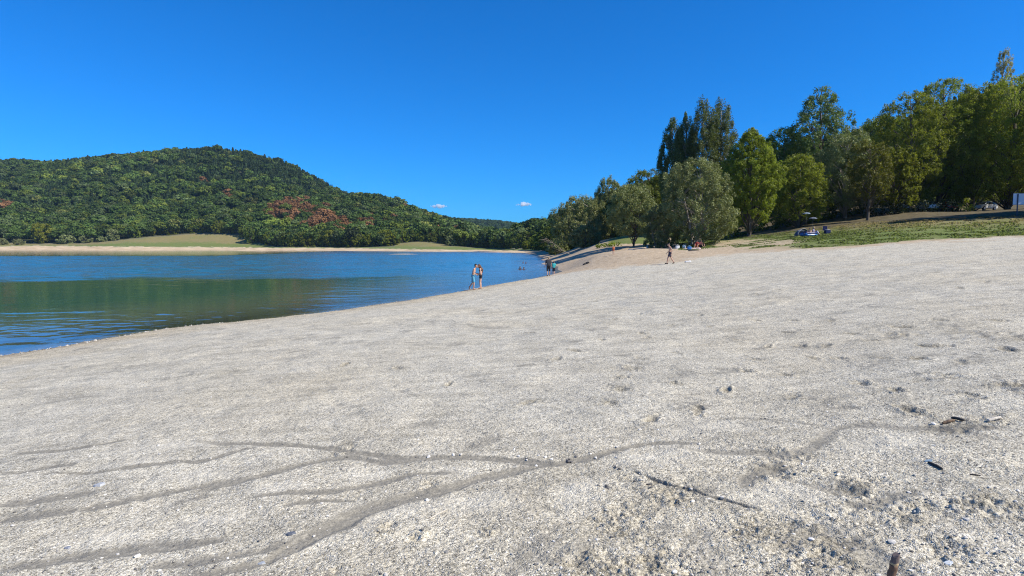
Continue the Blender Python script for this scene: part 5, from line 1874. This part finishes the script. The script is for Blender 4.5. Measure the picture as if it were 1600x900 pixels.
# board on the right
def board():
    p = at(1590, 64)
    X0 = gx(1577, 64)[0]
    zt, zb = G(1590, 302.5, 64)[2], G(1590, 319.5, 64)[2]
    e = empty('notice_board', (X0 + .5, 64, zat(X0 + .5, 64)), 0)
    tag(e, 'large pale board on posts, cut off by the right edge of the frame', 'board')
    b0 = e.location
    wht = plain('board_back', (.62, .66, .72), .5, .3, var=.06, scale=3)
    gry = plain('post_paint', (.06, .07, .10), .5, .3)
    W = 3.4
    bm_obj('panel', boxbm((-.5 + W / 2, .05, (zt + zb) / 2 - b0.z), (W, .05, zt - zb)), wht, e, bevel=.008)
    for y_, nm in ((zt, 'rail'), (zb, 'rail')):
        bm_obj(nm, boxbm((-.5 + W / 2, .05, y_ - b0.z), (W + .04, .07, .05)), plain('board_rail', (.45, .48, .52), .5), e, bevel=.006)
    for x_ in (-.05, W - .9):
        bm_obj('post', boxbm((x_, -.025, (zt + 0) / 2 - b0.z / 2 - .25), (.09, .09, zt - b0.z + .4)), gry, e, bevel=.008)


board()

# parked cars
def make_car():
    e = empty('parked_car', (0, 0, 0))
    paint = NT('car_paint')
    oc = paint.n('ShaderNodeObjectInfo').outputs['Color']
    bs = paint.bsdf(Base__Color=oc, Roughness=.25)
    bs.inputs['Coat Weight'].default_value = .6
    pm = paint.done(bs.outputs[0])
    glass = plain('car_glass', (.02, .025, .03), .06, .6, var=0)
    blk = plain('tyre_rubber', (.02, .02, .02), .8)
    alu = plain('wheel_rim', (.45, .46, .48), .3, .5, .9)
    low = [(-2.08, .32), (-2.12, .55), (-2.05, .82), (-1.25, .93), (-.9, .96), (1.3, 1.0), (1.95, .98), (2.08, .80), (2.1, .45), (2.02, .30)]
    cab = [(-1.15, .93), (-.45, 1.38), (.0, 1.46), (.9, 1.46), (1.5, 1.34), (1.95, .98)]

    def loft(prof, ws, nm, mat, bev):
        bm = bmesh.new()
        L = [bm.verts.new((x, -w_, z)) for (x, z), w_ in zip(prof, ws)]
        Rr_ = [bm.verts.new((x, w_, z)) for (x, z), w_ in zip(prof, ws)]
        n = len(prof)
        for k in range(n):
            k2 = (k + 1) % n
            bm.faces.new((L[k], L[k2], Rr_[k2], Rr_[k]))
        bm.faces.new(L[::-1]); bm.faces.new(Rr_)
        return bm_obj(nm, bm, mat, e, bevel=bev)
    body = loft(low, [.80, .84, .86, .86, .87, .87, .84, .83, .84, .80], 'body', pm, .035)
    loft(cab, [.84, .66, .62, .62, .66, .82], 'cabin', pm, .03)

    def pane(nm, pts4, mat=glass):
        bm = bmesh.new()
        vs = [bm.verts.new(p) for p in pts4]
        c = sum((v.co for v in vs), Vector()) / len(vs)
        nrm = (vs[1].co - vs[0].co).cross(vs[2].co - vs[0].co).normalized()
        if nrm.dot(c - Vector((0, 0, 1.0))) < 0:
            nrm.negate()
        top_ = [bm.verts.new(v.co + nrm * .02) for v in vs]
        for v in vs:
            v.co -= nrm * .01
        bm.faces.new(top_); bm.faces.new(vs[::-1])
        for k in range(len(vs)):
            k2 = (k + 1) % len(vs)
            bm.faces.new((vs[k], vs[k2], top_[k2], top_[k]))
        bm_obj(nm, bm, mat, e)
    pane('windscreen', [(-1.05, -.74, .985), (-1.05, .74, .985), (-.52, .6, 1.34), (-.52, -.6, 1.34)])
    pane('rear_window', [(1.86, -.72, 1.04), (1.86, .72, 1.04), (1.56, .58, 1.29), (1.56, -.58, 1.29)])
    for s in (-1, 1):
        w1, w2 = .835 * s, .655 * s
        pane('side_window', [(-.85, w1 * .985, 1.02), (.22, w1 * .985, 1.03), (.22, w2 * 1.0, 1.38), (-.36, w2 * 1.0, 1.37)])
        pane('side_window', [(.30, w1 * .985, 1.03), (1.55, w1 * .975, 1.03), (1.36, w2 * 1.0, 1.32), (.30, w2 * 1.0, 1.385)])
        for x in (-1.32, 1.28):
            bm = bmesh.new()
            bmesh.ops.create_cone(bm, segments=24, radius1=.32, radius2=.32, depth=.22, cap_ends=True, matrix=Matrix.Translation((x, s * .78, .32)) @ Matrix.Rotation(R(90), 4, 'X'))
            w_ = bm_obj('wheel', bm, blk, e, bevel=.02)
            bm = bmesh.new()
            bmesh.ops.create_cone(bm, segments=20, radius1=.2, radius2=.2, depth=.235, cap_ends=True, matrix=Matrix.Translation((x, s * .785, .32)) @ Matrix.Rotation(R(90), 4, 'X'))
            bm_obj('rim', bm, alu, w_)
        bm_obj('headlight', boxbm((-2.06, s * .62, .70), (.10, .34, .15)), plain('lamp_glass', (.7, .72, .75), .1, .6), e, bevel=.02)
        bm_obj('tail_light', boxbm((2.06, s * .66, .80), (.08, .26, .18)), plain('tail_red', (.4, .02, .02), .2, .5), e, bevel=.02)
        bm_obj('side_mirror', boxbm((-.75, s * .93, 1.03), (.12, .16, .11)), blk, e, bevel=.02)
    return e


def paint_tree(o, col):
    o.color = col
    for c in o.children:
        paint_tree(c, col)


def copy_tree(o, parent=None):
    c = o.copy(); C.objects.link(c); c.parent = parent
    for ch in list(o.children):
        copy_tree(ch, c)
    return c


car0 = make_car()
for k, (px, Y, rz, col, lab) in enumerate([
        (1532, 97, .35, (.72, .73, .75, 1), 'white car parked under the light green tree right of the hedge'),
        (1478, 97, 1.2, (.45, .05, .03, 1), 'red car half hidden behind the trimmed hedge'),
        (1444, 96, 1.4, (.66, .68, .70, 1), 'pale grey car behind the left part of the trimmed hedge'),
        (1406, 98, 1.0, (.40, .44, .48, 1), 'silver grey car glimpsed over the lower hedge')]):
    c_ = car0 if k == 0 else copy_tree(car0)
    p = at(px, Y)
    c_.location = (p.x, p.y, p.z + .02)
    c_.rotation_euler = (0, 0, rz)
    tag(c_, lab, 'car', 'cars parked behind the hedge')
    paint_tree(c_, col)

# ------------------------------------------------------------------ clouds
def cloud(px, py, wpx, hpx, D, seed, label):
    g = random.Random(seed)
    c = Vector(G(px, py, D))
    k = D / F
    B = Blob()
    for i in range(16):
        f = g.uniform(-1, 1)
        r_ = hpx * k * .5 * g.uniform(.35, .75) * (1 - .6 * abs(f))
        q = Vector((f * wpx * k * .5, g.gauss(0, .2) * wpx * k * .5, (g.random() ** 1.5 - .35) * hpx * k * .5 * (1 - abs(f) * .6)))
        B.cap(q, q + Vector((r_ * .8, 0, 0)), r_, r_ * .8)
    t = NT('cloud_vapour')
    v = t.n('ShaderNodeVolumePrincipled', Color=(1, 1, 1, 1), Density=3.2 / (hpx * k), Anisotropy=.2)
    t.l(v.outputs[0], t.out.inputs['Volume'])
    me = B.mesh('cloud', t.m, hpx * k * .06, 2)
    tag(link('cloud', me, None, c), label, 'cloud')


cloud(685, 322.5, 24, 9, 6000, 1, 'small white cloud above the slope of the left hill')
cloud(818, 320, 24, 8, 6000, 2, 'small white cloud alone in the sky above the end of the lake')
cloud(836, 353, 24, 7, 7500, 3, 'faint low cloud just above the distant hill')

# ------------------------------------------------------------------ air
bm = boxbm((0, 0, 80), (6000, 6000, 216))
t = NT('air')
pv = t.n('ShaderNodeVolumePrincipled', Color=(.42, .68, 1.0, 1), Density=.00005, Anisotropy=.0)
t.l(pv.outputs[0], t.out.inputs['Volume'])
HAZE = True
if HAZE:
    tag(bm_obj('haze', bm, t.m), None, None, None, 'stuff')

# ------------------------------------------------------------------ light
SUN_AZ, SUN_EL = 111.0, 45.0      # degrees from the view direction towards the right, and above the horizon
w = bpy.data.worlds.new('World')
scene.world = w
w.use_nodes = True
nt_ = w.node_tree
nt_.nodes.clear()
sky = nt_.nodes.new('ShaderNodeTexSky')
sky.sky_type = 'NISHITA'
sky.sun_disc = False
sky.sun_elevation = R(SUN_EL)
sky.sun_rotation = R(SUN_AZ)
sky.altitude = 300
sky.air_density = 1.0
sky.dust_density = .35
sky.ozone_density = 2.6
sp_ = nt_.nodes.new('ShaderNodeSeparateColor')
cb_ = nt_.nodes.new('ShaderNodeCombineColor')
nt_.links.new(sky.outputs[0], sp_.inputs[0])
for k_, (g_, m_) in enumerate(((1.55, .033), (.97, .485), (1.0, .98))):   # deep clear late summer blue
    p_ = nt_.nodes.new('ShaderNodeMath')
    p_.operation = 'POWER'
    p_.inputs[1].default_value = g_
    nt_.links.new(sp_.outputs[k_], p_.inputs[0])
    q_ = nt_.nodes.new('ShaderNodeMath')
    q_.operation = 'MULTIPLY'
    q_.inputs[1].default_value = m_
    nt_.links.new(p_.outputs[0], q_.inputs[0])
    nt_.links.new(q_.outputs[0], cb_.inputs[k_])
bg = nt_.nodes.new('ShaderNodeBackground')
bg.inputs['Strength'].default_value = .115
wo = nt_.nodes.new('ShaderNodeOutputWorld')
nt_.links.new(cb_.outputs[0], bg.inputs['Color'])
nt_.links.new(bg.outputs[0], wo.inputs['Surface'])
sd = bpy.data.lights.new('sun', 'SUN')
sd.energy = 4.6
sd.angle = R(.5)
sd.color = (1.0, .93, .82)
so = bpy.data.objects.new('sun', sd)
C.objects.link(so)
dirv = Vector((math.sin(R(SUN_AZ)) * math.cos(R(SUN_EL)), math.cos(R(SUN_AZ)) * math.cos(R(SUN_EL)), math.sin(R(SUN_EL))))
so.rotation_euler = (-dirv).to_track_quat('-Z', 'Y').to_euler()
so.location = (60, 0, 80)

vs = scene.view_settings
vs.view_transform = 'Standard'
vs.look = 'None'
vs.exposure = 0.6
vs.gamma = 1.0
vs.use_curve_mapping = False
cy = scene.cycles
cy.max_bounces = 8
cy.transparent_max_bounces = 8
cy.volume_bounces = 4
cy.use_denoising = True
cy.filter_width = 1.1
cy.sampling_pattern = 'BLUE_NOISE'
cy.denoiser = 'OPENIMAGEDENOISE'
cy.denoising_input_passes = 'RGB_ALBEDO_NORMAL'
cy.denoising_prefilter = 'NONE'
cy.sample_clamp_indirect = 4
